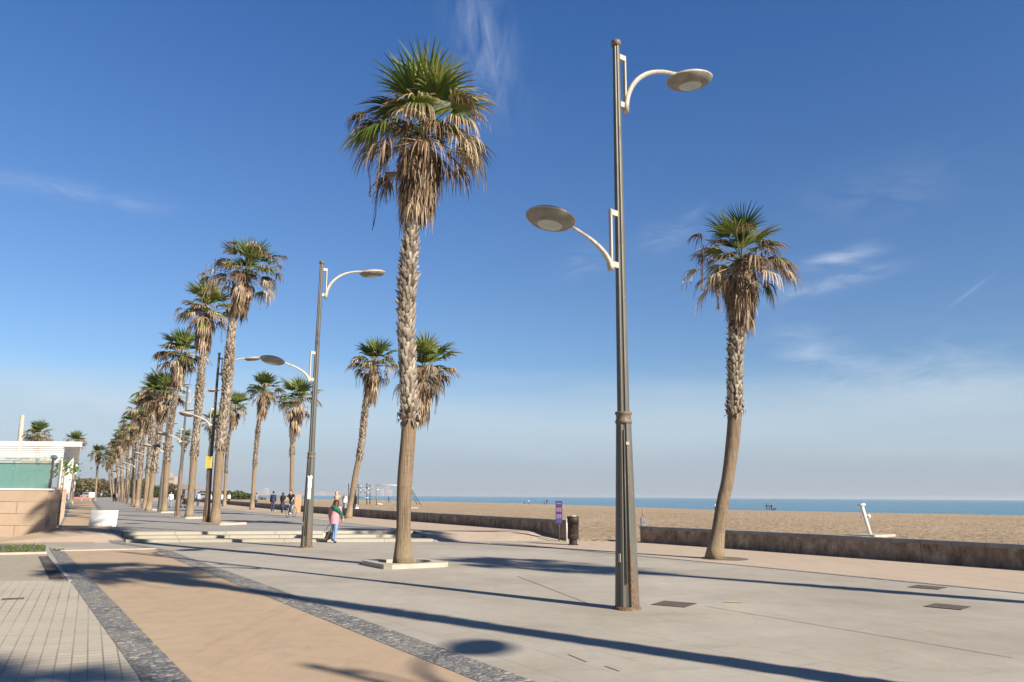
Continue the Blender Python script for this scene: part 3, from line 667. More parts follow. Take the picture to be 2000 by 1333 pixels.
# the rest of the lamp row
BX = [(60, 325), (71, 291), (90.6, 269), (110, 256), (136, 243), (160, 235), (186, 227), (222, 220), (260, 215), (320, 209)]
def basex(Yb):
    for (a, xa), (b, xb) in zip(BX, BX[1:]):
        if a <= Yb <= b: return xa+(xb-xa)*(Yb-a)/(b-a)
rowp = [(71, 320, 772, 'b'), (79, 303, 770, 'c'), (90, 284, 806, 'a'), (106, 264, 830, 'b'), (122, 249, 852, 'c'), (142, 236, 866, 'a'), (168, 226, 880, 'b'), (200, 217, 896, 'c'), (240, 211, 906, 'a')]
ords = ['fourth', 'fifth', 'sixth', 'seventh', 'eighth', 'ninth', 'tenth', 'eleventh', 'twelfth', 'thirteenth', 'fourteenth', 'fifteenth']
for i, (Yb, hx, hy, lb) in enumerate(rowp):
    bx = basex(Yb)+math.sin(i*2.4)*2; q0 = aty(bx, 985, Yb); b_ = (q0.x, Yb, .3); by = 964.7+1.45*1581/Yb
    palm(b_, [((bx*2+hx)/3, by+(hy-by)*.35), (bx+(hx-bx)*.7, by+(hy-by)*.7), (hx, hy)], .27, .2, 3.5, 1.38, 2.3, 50+i, ords[i]+' palm beyond the steps, counted along the lamp row from the yellow notice', GA, lib=lb, ring=10, ngreen=18, nmid=24, nskirt=44, blades=16, dens=.85, rot=i*1.3, boot=.24)
# beach side row
palm(B3(788, 1034, .3), [(797, 900), (812, 800), (828, 725)], .22, .15, 5.0, 1.05, 2.5, 71, 'palm half hidden behind the nearest tall trunk, its crown spreading to the right', GB, ring=14, ngreen=17, nmid=22, nskirt=55, blades=22)
palm(B3(680, 1013, .3), [(694, 930), (706, 870), (715, 790), (730, 712)], .22, .16, 3.9, 1.12, 2.5, 73, 'strongly leaning palm in front of the beach gym frames', GB, ring=14, ngreen=18, nmid=22, nskirt=55, blades=20)
palm(B3(568, 1004, .3), [(570, 930), (572, 860), (580, 785)], .20, .14, 4.6, 1.25, 2.6, 79, 'slim palm behind the lamp post with the white sticker, dark tuft on its trunk', GB, lib='d', ring=12, ngreen=16, nmid=20, nskirt=44, blades=18)
palm(B3(492, 996, .3), [(500, 880), (508, 810), (516, 765)], .24, .17, 4.3, 1.25, 2.7, 83, 'straight palm to the left of the strolling man in navy', GB, lib='e', ring=12, ngreen=20, nmid=22, nskirt=44, blades=18, dens=.8)
palm(B3(438, 990, .3), [(444, 880), (450, 840), (460, 796)], .24, .17, 4, 1.3, 2.7, 89, 'palm just right of the shaggy palm by the yellow notice, shorter and farther off', GB, lib='d', ring=10, dens=.6, rot=2)
palm(B3(404, 984.5, .3), [(408, 900), (417, 826)], .26, .19, 4, 1.3, 2.7, 97, 'distant palm seen between the yellow notice lamp post and its left neighbour', GB, lib='e', ring=10, dens=.5, rot=3)
palm(B3(353, 979, .3), [(355, 920), (361, 856)], .27, .2, 5, 1.4, 2.8, 101, 'distant palm in the gap beside the rusty lamp post', GB, lib='d', ring=10, dens=.5, rot=4)
palm(B3(318, 975, .3), [(320, 920), (325, 876)], .27, .2, 5, 1.4, 2.8, 103, 'smallest beach side palm, among the crowded trunks of the lamp row', GB, lib='e', ring=10, dens=.4, rot=5)
# inland palms at left
def palm_far(x, Y_, hx, hy, label, lb, rot, z=0):
    h = aty(hx, hy, Y_); palm((aty(x, 966, Y_).x, Y_, z), [((x+hx)/2, (966+hy)/2), (hx, hy)], .24, .18, 5, 1.3 if Y_ > 140 else 1.2, 2.5, int(rot*7)+200, label, 'inland palm trees at left', lib=lb, ring=8, dens=.4, rot=rot)
palm_far(187, 170, 192, 886, 'lone palm standing clear between the white pavilion and the palm row', 'c', 1)
palm_far(72, 105, 74, 851, 'palm whose green crown shows above the brown slanted roof', 'b', 2)
palm_far(140, 130, 148, 864, 'palm whose crown shows just above the right end of the white pavilion roof', 'a', 3)
# palms just outside the frame whose shadows cross the plaza
def palm_off(x, y, h, label, lb, rot, r=.24):
    b_ = (x, y, 0); root = empty('palm_tree', b_, 0, label, 'palm tree', 'palm trees just outside the view')
    pts = [Vector(b_), Vector((x+.1, y, h*.5)), Vector((x+.15, y-.1, h))]
    make_trunk(root, pts, r, .17, 4, random.Random(5), .17, 14, origin=b_)
    src, s0 = LIB[lb]
    for o_ in src:
        c = o_.copy(); C.objects.link(c); c.parent = root; c.location = (.15, -.1, h); c.rotation_mode = 'XYZ'; c.rotation_euler = (0, 0, rot); c.scale = (1.15/s0,)*3
palm_off(9.6, 2.85, 13.3, 'palm outside the right edge whose shadow crosses the ochre path', 'a', .5)
palm_off(17.6, 7.0, 12.2, 'palm outside the right edge whose crown shadow lies behind the planter', 'b', 1.5)
palm_off(14.2, -8.9, 13.0, 'palm behind the viewpoint whose shadow darkens the cream tiles', 'c', 2.5)
# planters
def planter(cx, cy, z, sz, ang, hole, label, group='square kerbs around palm trunks'):
    root = empty('tree_planter', (cx, cy, z), ang, label, 'planter', group); mb = MB(); n = 32; h = .11
    ou = []
    for k in range(n):
        a = 2*math.pi*(k+.5)/n; c_, s_ = math.cos(a), math.sin(a); m_ = max(abs(c_), abs(s_)); ou.append((c_/m_*sz/2, s_/m_*sz/2))
    inr = [(math.cos(2*math.pi*(k+.5)/n)*hole, math.sin(2*math.pi*(k+.5)/n)*hole) for k in range(n)]
    vs = [(*p, -.02) for p in ou]+[(*p, h) for p in ou]+[(*p, h) for p in inr]+[(*p, -.02) for p in inr]; fs = []
    for k in range(n):
        j = (k+1) % n; fs += [(k, j, n+j, n+k), (n+k, n+j, 2*n+j, 2*n+k), (2*n+k, 2*n+j, 3*n+j, 3*n+k)]
    mb.add(vs, fs); mb.build('kerb_ring', M_kerb, root)
    s = MB(); s.add([(*[q*.99 for q in p], .02) for p in inr], [tuple(range(n))]); s.build('soil', M_soil, root)
    return root
pA = A_(790, 1105); planter(pA.x, pA.y, 0, 1.75, AX, .68, 'square pale concrete kerb around the nearest tall palm')
pp = planter(p2y[0]+.35, p2y[1]+.1, .3, 1.7, R(-27.7), .7, 'square pale kerb shared by the yellow notice lamp post and its palm')
for i, (x, y) in enumerate([(369, 1013), (320, 1002), (291, 997), (269, 990)]):
    q = copy_tree(pp); b_ = at(x, y, .3); q.location = (b_.x, b_.y, .3); q['label'] = 'square kerb at the foot of the %s palm beyond the steps' % ['second', 'third', 'fourth', 'fifth'][i]

# ------------------------------------------------------------------ street lamps
def make_lamp(loc, Hh, zlo, mpole, label):
    root = empty('street_lamp', loc, 0, label, 'street lamp', 'double armed street lamps in a row down the promenade')
    k = Hh/10.0
    def ringpole(z0, z1, r0, r1, name, m):
        mb = MB(); n = 28; vs = []
        zs = [z0, z0+(z1-z0)*.33, z0+(z1-z0)*.67, z1]
        for i, z in enumerate(zs):
            r = r0+(r1-r0)*i/3
            for j in range(n):
                a = 2*math.pi*j/n; da = (a-R(262)+math.pi) % (2*math.pi)-math.pi; db = (a-R(82)+math.pi) % (2*math.pi)-math.pi
                rr = r*(.80 if min(abs(da), abs(db)) < R(9) else 1.0)
                vs.append((rr*math.cos(a), rr*math.sin(a), z))
        fs = [(i*n+j, i*n+(j+1) % n, (i+1)*n+(j+1) % n, (i+1)*n+j) for i in range(3) for j in range(n)]+[tuple(range(3*n, 4*n))]
        mb.add(vs, fs, False); o = mb.build(name, m, root); return o
    zc = zlo
    lo_ = ringpole(0, zc, .195*k, .125*k, 'lower_pole', mpole)
    ringpole(zc, Hh-.06, .103*k, .064*k, 'upper_pole', mpole if mpole is M_pole else M_pole)
    cap = MB(); cap.lathe([(0, Hh), (.085*k, Hh-.005), (.09*k, Hh-.03), (.09*k, Hh-.10), (.07*k, Hh-.11)], 20); cap.build('pole_cap', M_collar, root)
    co = MB(); co.lathe([(.10*k, zc+.10), (.135*k, zc+.10), (.145*k, zc+.075), (.135*k, zc+.05), (.125*k, zc+.04), (.125*k, zc-.03), (.14*k, zc-.05), (.145*k, zc-.075), (.13*k, zc-.10), (.12*k, zc-.1)], 24); co.build('collar', M_collar, root)
    bs = MB(); bs.lathe([(.235*k, 0), (.225*k, .025), (.20*k, .05), (.19*k, .05)], 24); bs.build('base_flange', M_collar, root)
    # cable conduit in the groove
    cd = MB(); cd.tube([(-.025, -.175*k, .4), (-.012, -.118*k, zc-.2)], .013, 6); cd.build('cable_conduit', M_pole, root)
    if Hh > 9:
        dr = MB(); dr.box((-.13*k, -.145*k, .80), (.035, .012, .13), R(-40)); dr.build('number_plate', M_kerb, lo_)
    ad = Vector((.80, .60, 0)).normalized()
    for sgn, zt in ((1, Hh-.28), (-1, Hh*.665)):
        arm = MB(); d = ad*sgn; rp = .075*k if sgn > 0 else .09*k
        zb = zt-1.02*k; ofs = rp+.13*k
        # bracket: vertical flat bar held off the pole by two lugs
        an = math.atan2(d.y, d.x)
        arm.box(d*ofs+Vector((0, 0, (zt+zb)/2)), (.035*k, .06*k, 1.10*k), an)
        for z in (zt-.02, zb+.06): arm.box(d*(rp+.055*k)+Vector((0, 0, z)), (.15*k, .075*k, .10*k), an)
        # curved arm, a tapering quarter arc
        rise = 1.09*k if sgn > 0 else .54*k; reach = (1.40 if sgn > 0 else 1.0)*k; pts = []; rad = []
        for i in range(13):
            t = i/12*R(84 if sgn > 0 else 66)
            tm = R(84 if sgn > 0 else 66)
            pts.append(d*(ofs+.01+reach*(1-math.cos(t))/(1-math.cos(tm)))+Vector((0, 0, zb-.04*k+rise*math.sin(t)/math.sin(tm)*1.12)))
            rad.append(.098*k-.052*k*min(1, i/9))
        arm.tube(pts, rad, 10, sx=.62)
        a_ = arm.build('lamp_arm', M_arm, root)
        e = pts[-1]; tilt = R(9 if sgn > 0 else 9)
        hd = MB(); hc = e+d*((.40 if sgn > 0 else .34)*k)+Vector((0, 0, .03*k+math.sin(tilt)*.1))
        rotm = Matrix.Translation(hc) @ Matrix.Rotation(an, 4, 'Z') @ Matrix.Rotation(-tilt, 4, 'Y') @ Matrix.Diagonal((k*(.50 if sgn > 0 else .43), k*(.43 if sgn > 0 else .39), k*.56, 1))
        hd.lathe([(0, .20), (.28, .19), (.58, .15), (.82, .085), (.97, .01), (1.0, -.02), (.985, -.045)], 32, rotm)
        h_ = hd.build('lamp_head', M_arm, root)
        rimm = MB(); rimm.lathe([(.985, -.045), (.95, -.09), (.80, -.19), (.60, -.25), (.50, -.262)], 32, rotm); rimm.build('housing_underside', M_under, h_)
        ln = MB(); ln.lathe([(.50, -.258), (.47, -.275), (.30, -.29), (0, -.30)], 28, rotm); ln.build('lens', M_lens, h_)
        cn = MB(); q1 = e-d*.05; q2 = e+d*(.12*k)+Vector((0, 0, .02)); cn.tube([q1, q1.lerp(q2, .5), q2], .05*k, 8); cn.build('arm_clamp', M_arm, h_)
    return root
L1 = make_lamp((1.87, 13.26, 0), 9.97, 3.05, M_pole, 'nearest street lamp, tall weathered grey green post with two arms in the foreground')
L2 = make_lamp((-6.93, 27.81, 0), 10.1, 3.1, M_pole, 'street lamp with a white sticker on its post, standing in front of the steps')
st = MB(); 
for (z0, z1, wd) in ((2.0, 2.35, .13), (1.62, 2.02, .10), (2.32, 2.40, .16)):
    n = 5; vs = []
    for i in range(n+1):
        a = R(-78)+ (i/n-.5)*wd/.16; r = .158+.004
        vs += [(r*math.cos(a), r*math.sin(a), z0+.02*math.sin(i*2.3)), (r*math.cos(a), r*math.sin(a), z1+.02*math.cos(i*1.7))]
    st.add(vs, [(2*i, 2*i+2, 2*i+3, 2*i+1) for i in range(n)])
st.build('sticker', M_whiteboard, L2)
s1 = MB(); s1.box((.04, -.138, 2.62), (.055, .004, .05), R(12)); s1.build('sticker', M_kerb, L1)
L3p = at(402, 1024.5, .3)
L3 = make_lamp((L3p.x, L3p.y, .3), 8.6, 2.9, M_polerust, 'street lamp carrying a yellow notice, directly beyond the steps')
M_yellow = mat('yellow_notice', (.74, .60, .13), .6, var=.06)
M_ink = mat('grey_print', (.30, .26, .12), .7)
yn = MB(); yn.box((.0, -.20, 3.02), (.37, .02, .58), R(-6)); yno = yn.build('notice_board', M_yellow, L3)
yl = MB()
for i in range(7): yl.box((-.02+.02*(i % 2), -.2135, 3.24-i*.075), (.28-.05*(i % 3), .003, .012), R(-6))
yl.build('printed_lines', M_ink, yno)
cur = V(L3p.x, L3p.y); nms = ['grey green', 'rust stained', 'grey green', 'rust stained', 'slim grey', 'slim grey', 'slim grey', 'slim grey', 'slim grey', 'slim grey']
places = ['between the second and third palms beyond the steps', 'just behind the third palm beyond the steps', 'between the fourth and fifth palms', 'behind the fifth palm', 'behind the sixth palm', 'behind the seventh palm', 'behind the eighth palm', 'behind the ninth palm', 'behind the tenth palm', 'farthest of the row, a thin line at its end']
for i in range(10):
    cur = cur+FD*14.7
    if i == 0: L4 = make_lamp((cur.x, cur.y, .3), 8.6, 2.9, M_polerust, 'rusty street lamp one place beyond the yellow notice'); L5 = None; continue
    if i == 1: L5 = make_lamp((cur.x, cur.y, .3), 8.6, 2.9, M_pole, 'grey green street lamp two places beyond the yellow notice'); continue
    q = copy_tree(L4 if i % 2 == 0 else L5); q.location = (cur.x, cur.y, .3)
    q['label'] = '%s street lamp %s' % (nms[i], places[i])
L0 = copy_tree(L1); L0.location = (11.75, -3.1, 0); L0['label'] = 'street lamp outside the view at right whose round head shadow lies on the plaza'
for o_ in list(L0.children):
    if o_.name.startswith('sticker'): bpy.data.objects.remove(o_)


# ------------------------------------------------------------------ people
SKIN = mat('skin', (.52, .33, .24), .6, var=.06)
def cloth(name, col, v=.18): return mat(name, col, .85, var=v, vscale=9, bump=.5, bscale=22)
CL = dict(navy=cloth('navy_cloth', (.035, .04, .085)), black=cloth('black_cloth', (.022, .020, .022)), jean=cloth('blue_denim', (.20, .31, .50)), djean=cloth('dark_denim', (.045, .06, .12)),
          pink=cloth('pink_cloth', (.58, .29, .33)), green=cloth('green_knit', (.015, .13, .09)), white=cloth('white_cloth', (.72, .73, .76)), grey=cloth('grey_cloth', (.22, .23, .25)),
          tan=cloth('tan_cloth', (.55, .38, .25)), red=cloth('red_cloth', (.45, .05, .05)), brownh=mat('brown_hair', (.06, .028, .016), .6), blackh=mat('black_hair', (.014, .011, .010), .6),
          blond=mat('fair_hair', (.30, .20, .11), .6), redh=mat('auburn_hair', (.075, .024, .014), .55), lblue=cloth('light_blue_cloth', (.38, .48, .62)), shoe=mat('white_shoe', (.7, .7, .7), .6), cream=cloth('cream_canvas', (.60, .50, .36)))
def limb(mb, a, b, r0, r1, n=8):
    a, b = Vector(a), Vector(b); mb.ball(a, r0, n); mb.ball(b, r1, n); mb.tube([a, b], [r0, r1], n)
def bone(a, ang_x, L, out=0.0):   # swing about the x axis (forward = +y)
    return Vector(a)+Vector((out, math.sin(ang_x)*L, -math.cos(ang_x)*L))
def person(loc, face, h, label, top='navy', legs='djean', hair='brownh', shoes='black', long_hair=False, stride=.35, arms=(.3, -.3), elbow=(.3, .3), lean=0.0, vox=.02, legpose=None, group=None, top_extra=.02, longtop=0, armout=(.05, .05), skirt=None, bare=False, hips=None, headturn=0, fingers=True, slim=1.0, hair_s=1.0):
    """body, hair and clothes; face = direction angle the person looks to (0 = +y); local frame: +y forward"""
    k = h/1.72; root = empty('person', loc, face, label, 'person', group); Sx = lambda v: Vector(v)*k
    pel = Vector((0, 0, .93)); ch = pel+Vector((0, math.sin(lean)*.42, math.cos(lean)*.40)); nk = ch+Vector((0, math.sin(lean)*.12, .12)); hd = nk+Vector((0, .02+math.sin(lean)*.10, .155))
    J = {}
    for i, s in ((0, -1), (1, 1)):
        hp = pel+Vector((s*.085, 0, -.03)); a = (stride, -stride)[i]; kb = -.25 if a < 0 else -.08
        if legpose: a, kb = legpose[i]
        kn = bone(hp, a, .42, s*.01); an = bone(kn, a+kb, .40)
        sh = ch+Vector((s*.165*slim, 0, .055)); el_ = bone(sh, arms[i], .28, s*armout[i]); wr = bone(el_, arms[i]+elbow[i], .245, s*.01)
        J[i] = (hp, kn, an, sh, el_, wr, a+kb)
    if not legpose:
        dz = min(J[0][2].z, J[1][2].z)-.075
    else: dz = 0
    for i in J: J[i] = tuple(p-Vector((0, 0, dz)) if isinstance(p, Vector) else p for p in J[i])
    pel, ch, nk, hd = [p-Vector((0, 0, dz)) for p in (pel, ch, nk, hd)]
    def body(mb, e, torso=True, arms_=True, legs_=True, sleeve=1.0, hem=0):
        if torso:
            mb.tube([pel+Vector((0, 0, -.06-hem)), pel+Vector((0, 0, .05)), pel.lerp(ch, .5), ch, ch+Vector((0, 0, .07))], [.145*slim+e, .15*slim+e, .125*slim+e, .155*slim+e, .10+e], 12, sx=1.0)
            for s in (-1, 1): limb(mb, ch+Vector((0, 0, .045)), ch+Vector((s*.15*slim, 0, .05)), .075+e, .06+e)
        for i in (0, 1):
            hp, kn, an, sh, el_, wr, _ = J[i]
            if arms_:
                limb(mb, sh, el_ if sleeve >= .5 else sh.lerp(el_, .6), .056+e, .044+e)
                if sleeve >= 1: limb(mb, el_, el_.lerp(wr, .95), .043+e, .030+e)
            if legs_: limb(mb, hp, kn, .082+e, .056+e); limb(mb, kn, an, .055+e, .038+e)
    mb = MB(); body(mb, 0)
    limb(mb, nk-Vector((0, 0, .06)), nk+Vector((0, .01, .07)), .052, .05)
    mb.ball(hd, (.078, .095, .115), 14); mb.ball(hd+Vector((0, .05, -.05)), (.05, .055, .06), 8); mb.ball(hd+Vector((0, .10, -.01)), (.014, .022, .022), 6)
    for s in (-1, 1): mb.ball(hd+Vector((s*.08, -.005, 0)), (.012, .022, .032), 6)
    for i in (0, 1):
        hp, kn, an, sh, el_, wr, ft = J[i]; s = (-1, 1)[i]; d = (wr-el_).normalized(); side_ = Vector((0, 1, 0)) if abs(d.y) < .7 else Vector((0, 0, 1))
        side_ = (side_-d*side_.dot(d)).normalized(); pc = wr+d*.05; mb.ball(pc, .036, 8); limb(mb, wr, wr+d*.08, .026, .032, 6)
        if fingers:
            for q, (o_, L_) in enumerate(((-.03, .070), (-.010, .080), (.010, .076), (.030, .060))):
                b0 = wr+d*.085+side_*o_; b1 = b0+d*L_*.6; b2 = b1+(d+Vector((-s*.5, 0, 0))).normalized()*L_*.45; mb.tube([b0-d*.02, b1, b2], [.010, .009, .007], 5)
            b0 = wr+d*.04+side_*.03; mb.tube([b0, b0+(side_+d).normalized()*.05], [.011, .008], 5)
        toe = Vector((0, math.cos(ft*.6), math.sin(min(0, ft)*.6)))
        limb(mb, an+Vector((0, -.02, -.035)), an+toe*.13+Vector((0, 0, -.045)), .034, .026)
    for i, p in enumerate(mb.v): mb.v[i] = tuple(Vector(p)*k)
    b_ = mb.build('body', SKIN, root, remesh=vox if vox > .012 else vox)
    def sub(f, name, m, v=None):
        q = MB(); f(q)
        for i, p in enumerate(q.v): q.v[i] = tuple(Vector(p)*k)
        return q.build(name, m, root, remesh=v or vox)
    if top: sub(lambda q: body(q, top_extra, legs_=False, sleeve=.4 if bare else 1.0, hem=longtop), 'jacket' if not bare else 'shirt', CL[top])
    if legs: sub(lambda q: (q.tube([pel+Vector((0, 0, .05)), pel+Vector((0, 0, -.09))], [.155*slim, .15*slim], 12), body(q, .014, torso=False, arms_=False)), 'trousers', CL[legs])
    if skirt: sub(lambda q: q.tube([pel+Vector((0, 0, .05)), pel+Vector((0, 0, -.25)), pel+Vector((0, 0, -.5))], [.16, .2, .23], 14), 'skirt', CL[skirt])
    def sh_(q):
        for i in (0, 1):
            hp, kn, an, *_r, ft = J[i]; toe = Vector((0, math.cos(ft*.6), math.sin(min(0, ft)*.6)))
            limb(q, an+Vector((0, -.025, -.035)), an+toe*.15+Vector((0, 0, -.045)), .046, .036)
    sub(sh_, 'shoes', CL.get(shoes, M_black))
    def hr(q):
        q.ball(hd+Vector((0, -.02, .03)), (.095*hair_s, .10*hair_s, .115), 14)
        if long_hair:
            q.tube([hd+Vector((0, -.04, .04)), hd+Vector((0, -.075, -.10)), nk+Vector((0, -.10, -.08)), ch+Vector((0, -.13, -.10))], [.09*hair_s, .10*hair_s, .10*hair_s, .045], 10, sx=1.0)
    ho = sub(hr, 'hair', CL[hair], vox)
    root['_k'] = k
    return root, J, dict(pel=pel*k, ch=ch*k, nk=nk*k, hd=hd*k)
def gpos(px, py, z=.3): p = at(px, py, z); return (p.x, p.y, z+.005)
# the woman in the pink coat, seen from behind, walking away up the steps
pw = at(652, 1060.5, 0); pw = (pw.x, pw.y-.10, 0)
rt, J, Q = person(pw, R(-8), 1.58, 'person in pink coat and green scarf climbing the steps, striped bag in hand', 'pink', 'jean', 'redh', 'black', True, 0, (.25, .1), (.35, .55), .22, .011, legpose=((.55, -.75), (-.12, -.02)), top_extra=.035, longtop=.12, armout=(.10, .07), hair_s=1.35)
sc = MB(); c_ = Q['ch']
sc.tube([c_+Vector((-.17, .02, .12)), c_+Vector((-.09, -.10, .12)), c_+Vector((.04, -.14, .04)), c_+Vector((.16, -.11, -.02)), c_+Vector((.22, -.03, -.12))], [.03, .075, .10, .09, .05], 10)
sc.tube([c_+Vector((-.15, .05, .14)), c_+Vector((0, .09, .15)), c_+Vector((.17, .03, .10))], [.04, .045, .05], 8)
sc.tube([c_+Vector((.19, -.05, -.06)), c_+Vector((.26, 0, -.20)), c_+Vector((.27, .03, -.34))], [.07, .055, .03], 8)
sc.build('scarf', CL['green'], rt, remesh=.015)
# leg in shade trousers (left leg darker in the photo is only shade) ; bag held in the left hand
hand = J[0][5]*rt['_k']
hw = Matrix.Rotation(R(-8), 3, 'Z') @ hand + Vector(pw)
bag = empty('tote_bag', (hw.x-.03, hw.y, hw.z-.72), R(12), 'cream and dark striped bag hanging from the left hand of the person in pink', 'bag')
mb = MB(); tl = Matrix.Rotation(R(-16), 3, 'Y')
mb.hull4([tl @ Vector(p) for p in ((-.13, -.05, 0), (.15, -.05, .0), (.15, .05, 0), (-.13, .05, 0))], [tl @ Vector(p) for p in ((-.17, -.03, .30), (.17, -.03, .30), (.17, .03, .30), (-.17, .03, .30))]); mb.build('bag_body', CL['cream'], bag)
mb = MB()
for p, q in (((-.16, -.06, .04), (.02, -.06, .27)), ((-.02, -.06, .02), (.14, -.06, .2)), ((-.14, -.06, .0), (.15, -.06, .02))):
    mb.tube([tl @ Vector(p), tl @ Vector(q)], .018, 6)
mb.build('dark_trim', M_black, bag)
mb = MB(); mb.tube([tl @ Vector((-.13, 0, .29)), Vector((.0, 0, .55)), Vector((.03, 0, .72))], .012, 6); mb.tube([tl @ Vector((.13, 0, .29)), Vector((.09, 0, .5)), Vector((.03, 0, .72))], .012, 6); mb.build('strap', CL['grey'], bag)
person(gpos(532, 999.5), R(8), 1.76, 'person walking away in a navy jacket and dark trousers, left of the cyclist', 'navy', 'djean', 'blackh', vox=.016, stride=.10, arms=(.1, -.1), armout=(.06, .06))
person(gpos(551, 1002), R(-4), 1.66, 'person with long brown hair, black top and dark skirt just left of the cyclist', 'black', 'djean', 'brownh', long_hair=True, vox=.016, stride=.15, skirt='navy')
# cyclist
cyp = at(568, 1011, .3); face = R(172)
rt, J, Q = person((cyp.x, cyp.y, .30+.06), face, 1.72, 'person riding a bicycle towards the camera in a dark short sleeved top', 'black', 'djean', 'brownh', 'shoe', vox=.014, bare=True, arms=(.75, .75), elbow=(.25, .25), lean=.30, legpose=((.95, -1.0), (.35, -.55)), armout=(.06, .06))
bike = empty('bicycle', (cyp.x, cyp.y, .304), face, 'bicycle under the rider coming towards the camera', 'bicycle')
def wheel(y, n):
    mb = MB(); mb.tube([(0, y+.33*math.cos(a), .34+.33*math.sin(a)) for a in [2*math.pi*i/28 for i in range(29)]], .018, 6, False)
    wh = mb.build('wheel', M_black, bike); s = MB()
    for i in range(12): a = math.pi*2*i/12; s.tube([(0, y, .34), (0, y+.31*math.cos(a), .34+.31*math.sin(a))], .003, 3)
    s.build('spokes', M_steel, wh)
wheel(.52, 0); wheel(-.52, 1)
mb = MB()
for a, b in (((0, -.52, .34), (0, -.12, .32)), ((0, -.12, .32), (0, -.22, .82)), ((0, -.22, .80), (0, .34, .82)), ((0, -.12, .32), (0, .36, .76)), ((0, -.52, .34), (0, -.22, .78)), ((0, .33, .95), (0, .40, .62)), ((0, .40, .62), (0, .52, .34))): mb.tube([a, b], .017, 6)
mb.build('bicycle_frame', M_steel, bike)
mb = MB(); mb.tube([(-.27, .28, 1.0), (-.1, .36, .98), (.1, .36, .98), (.27, .28, 1.0)], .014, 6); mb.build('handlebar', M_black, bike)
mb = MB(); mb.ball((0, -.25, .88), (.07, .13, .035), 10); mb.build('saddle', M_black, bike)
mb = MB(); mb.tube([(-.16, -.05, .2), (-.1, -.12, .32), (.1, -.12, .32), (.16, -.18, .44)], .012, 5); mb.build('pedals', M_dark, bike)
# group by the leaning palm
rt, J, Q = person(gpos(656, 1001.5), R(4), 1.74, 'person in a tan top carrying a child on the shoulders, behind the pink coat', 'tan', 'djean', 'blackh', vox=.018, stride=.15, arms=(.9, .9), elbow=(1.4, 1.4))
pc = gpos(656, 1001.5)
person((pc[0], pc[1]-.05, pc[2]+.95), R(4), .98, 'child in tan clothes riding on the shoulders above the pink coat', 'tan', 'tan', 'blond', vox=.014, legpose=((1.3, -1.2), (1.3, -1.2)), arms=(.6, .6), elbow=(.4, .4))
person(gpos(672, 1000.5), R(-5), 1.62, 'person with fair hair in a white and blue top left of the leaning palm trunk', 'white', 'jean', 'blond', long_hair=True, vox=.018, stride=.2)
rt, J, Q = person(gpos(690, 1007.5), R(-10), 1.66, 'dark haired person in black right of the leaning palm trunk', 'black', 'djean', 'blackh', long_hair=True, vox=.016, stride=.12)
b_ = gpos(690, 1007.5); bg_ = empty('shopping_bag', (b_[0]+.27, b_[1]-.1, .55), .3, 'white bag held by the person in black right of the leaning palm', 'bag')
mb = MB(); mb.hull4([(-.14, -.05, 0), (.14, -.05, 0), (.14, .05, 0), (-.14, .05, 0)], [(-.11, -.03, .36), (.11, -.03, .36), (.11, .03, .36), (-.11, .03, .36)]); mb.build('bag_body', CL['white'], bg_)
mb = MB(); mb.tube([(-.08, 0, .35), (-.04, 0, .52), (.04, 0, .52), (.08, 0, .35)], .01, 5); mb.build('handle', CL['white'], bg_)
# farther walkers
FW = [(499, 991.5, 1.68, 'grey', 'djean', 'blackh', 'person in dark clothes standing just right of the straight palm trunk', 0),
      (332, 993, 1.7, 'white', 'jean', 'blackh', 'person in a white shirt and light jeans between the palm trunks', 0),
      (350, 992, 1.62, 'grey', 'black', 'blackh', 'person with dark hair pushing a stroller beside the rusty lamp post', 1),
      (386, 989, 1.74, 'lblue', 'djean', 'brownh', 'person in a pale blue shirt right of the palm beside the rusty lamp', 0),
      (432, 989, 1.66, 'white', 'djean', 'brownh', 'person in a white top between the yellow notice palm and the next one', 0),
      (446, 986, 1.66, 'white', 'black', 'brownh', 'person in a pale pink hat and white top near the low wall', 0),
      (296, 980, 1.7, 'red', 'black', 'brownh', 'person in a red jacket among the palm trunks', 0),
      (221, 981, 1.72, 'black', 'black', 'blackh', 'dark dressed person walking fast on the left side of the palm row', 1),
      (226, 981, 1.66, 'grey', 'black', 'blond', 'person in grey walking alongside the dark dressed one', 1),
      (192, 973.5, 1.74, 'navy', 'black', 'blackh', 'person in navy far off beneath the lone palm', 0),
      (197, 973.5, 1.7, 'lblue', 'djean', 'brownh', 'person in pale blue far off beneath the lone palm', 0),
      (201, 973, 1.7, 'black', 'black', 'blackh', 'person in black far off right of the lone palm', 0),
      (176, 973.5, 1.6, 'tan', 'grey', 'blond', 'person in tan far down the ochre path', 0),
      (153, 975, 1.7, 'navy', 'djean', 'blackh', 'person in dark blue by the far end of the white pavilion', 0)]
for i, (x, y, h, tp, lg, hr_, lab, st_) in enumerate(FW):
    person(gpos(x, y), R(200 if i % 3 else 10), h, lab, tp, lg, hr_, vox=.026, stride=.38 if st_ else .15, group='people strolling on the promenade', fingers=True)
def bp(x, Y_, h, tp, lab, z=-.9, lg='djean'):
    p = aty(x, 980, Y_); zz = sandz(V(p.x, Y_))[0]; person((p.x, Y_, zz), R(60+x % 90), h, lab, tp, lg, 'blackh', vox=.03, stride=.2, group='people by the water')
bp(1024.5, 245, 1.75, 'grey', 'person in dark clothes at the water edge, leftmost of the two pairs')
bp(1032.5, 245, 1.6, 'white', 'person with a white top at the water edge, right of the leftmost one')
bp(1063, 240, 1.7, 'grey', 'person at the water edge just left of the purple sign, paler of the two')
bp(1068, 240, 1.7, 'black', 'darker person at the water edge just left of the purple sign')
bp(1396, 180, 1.65, 'white', 'person in white at the water edge left of the curved palm trunk')
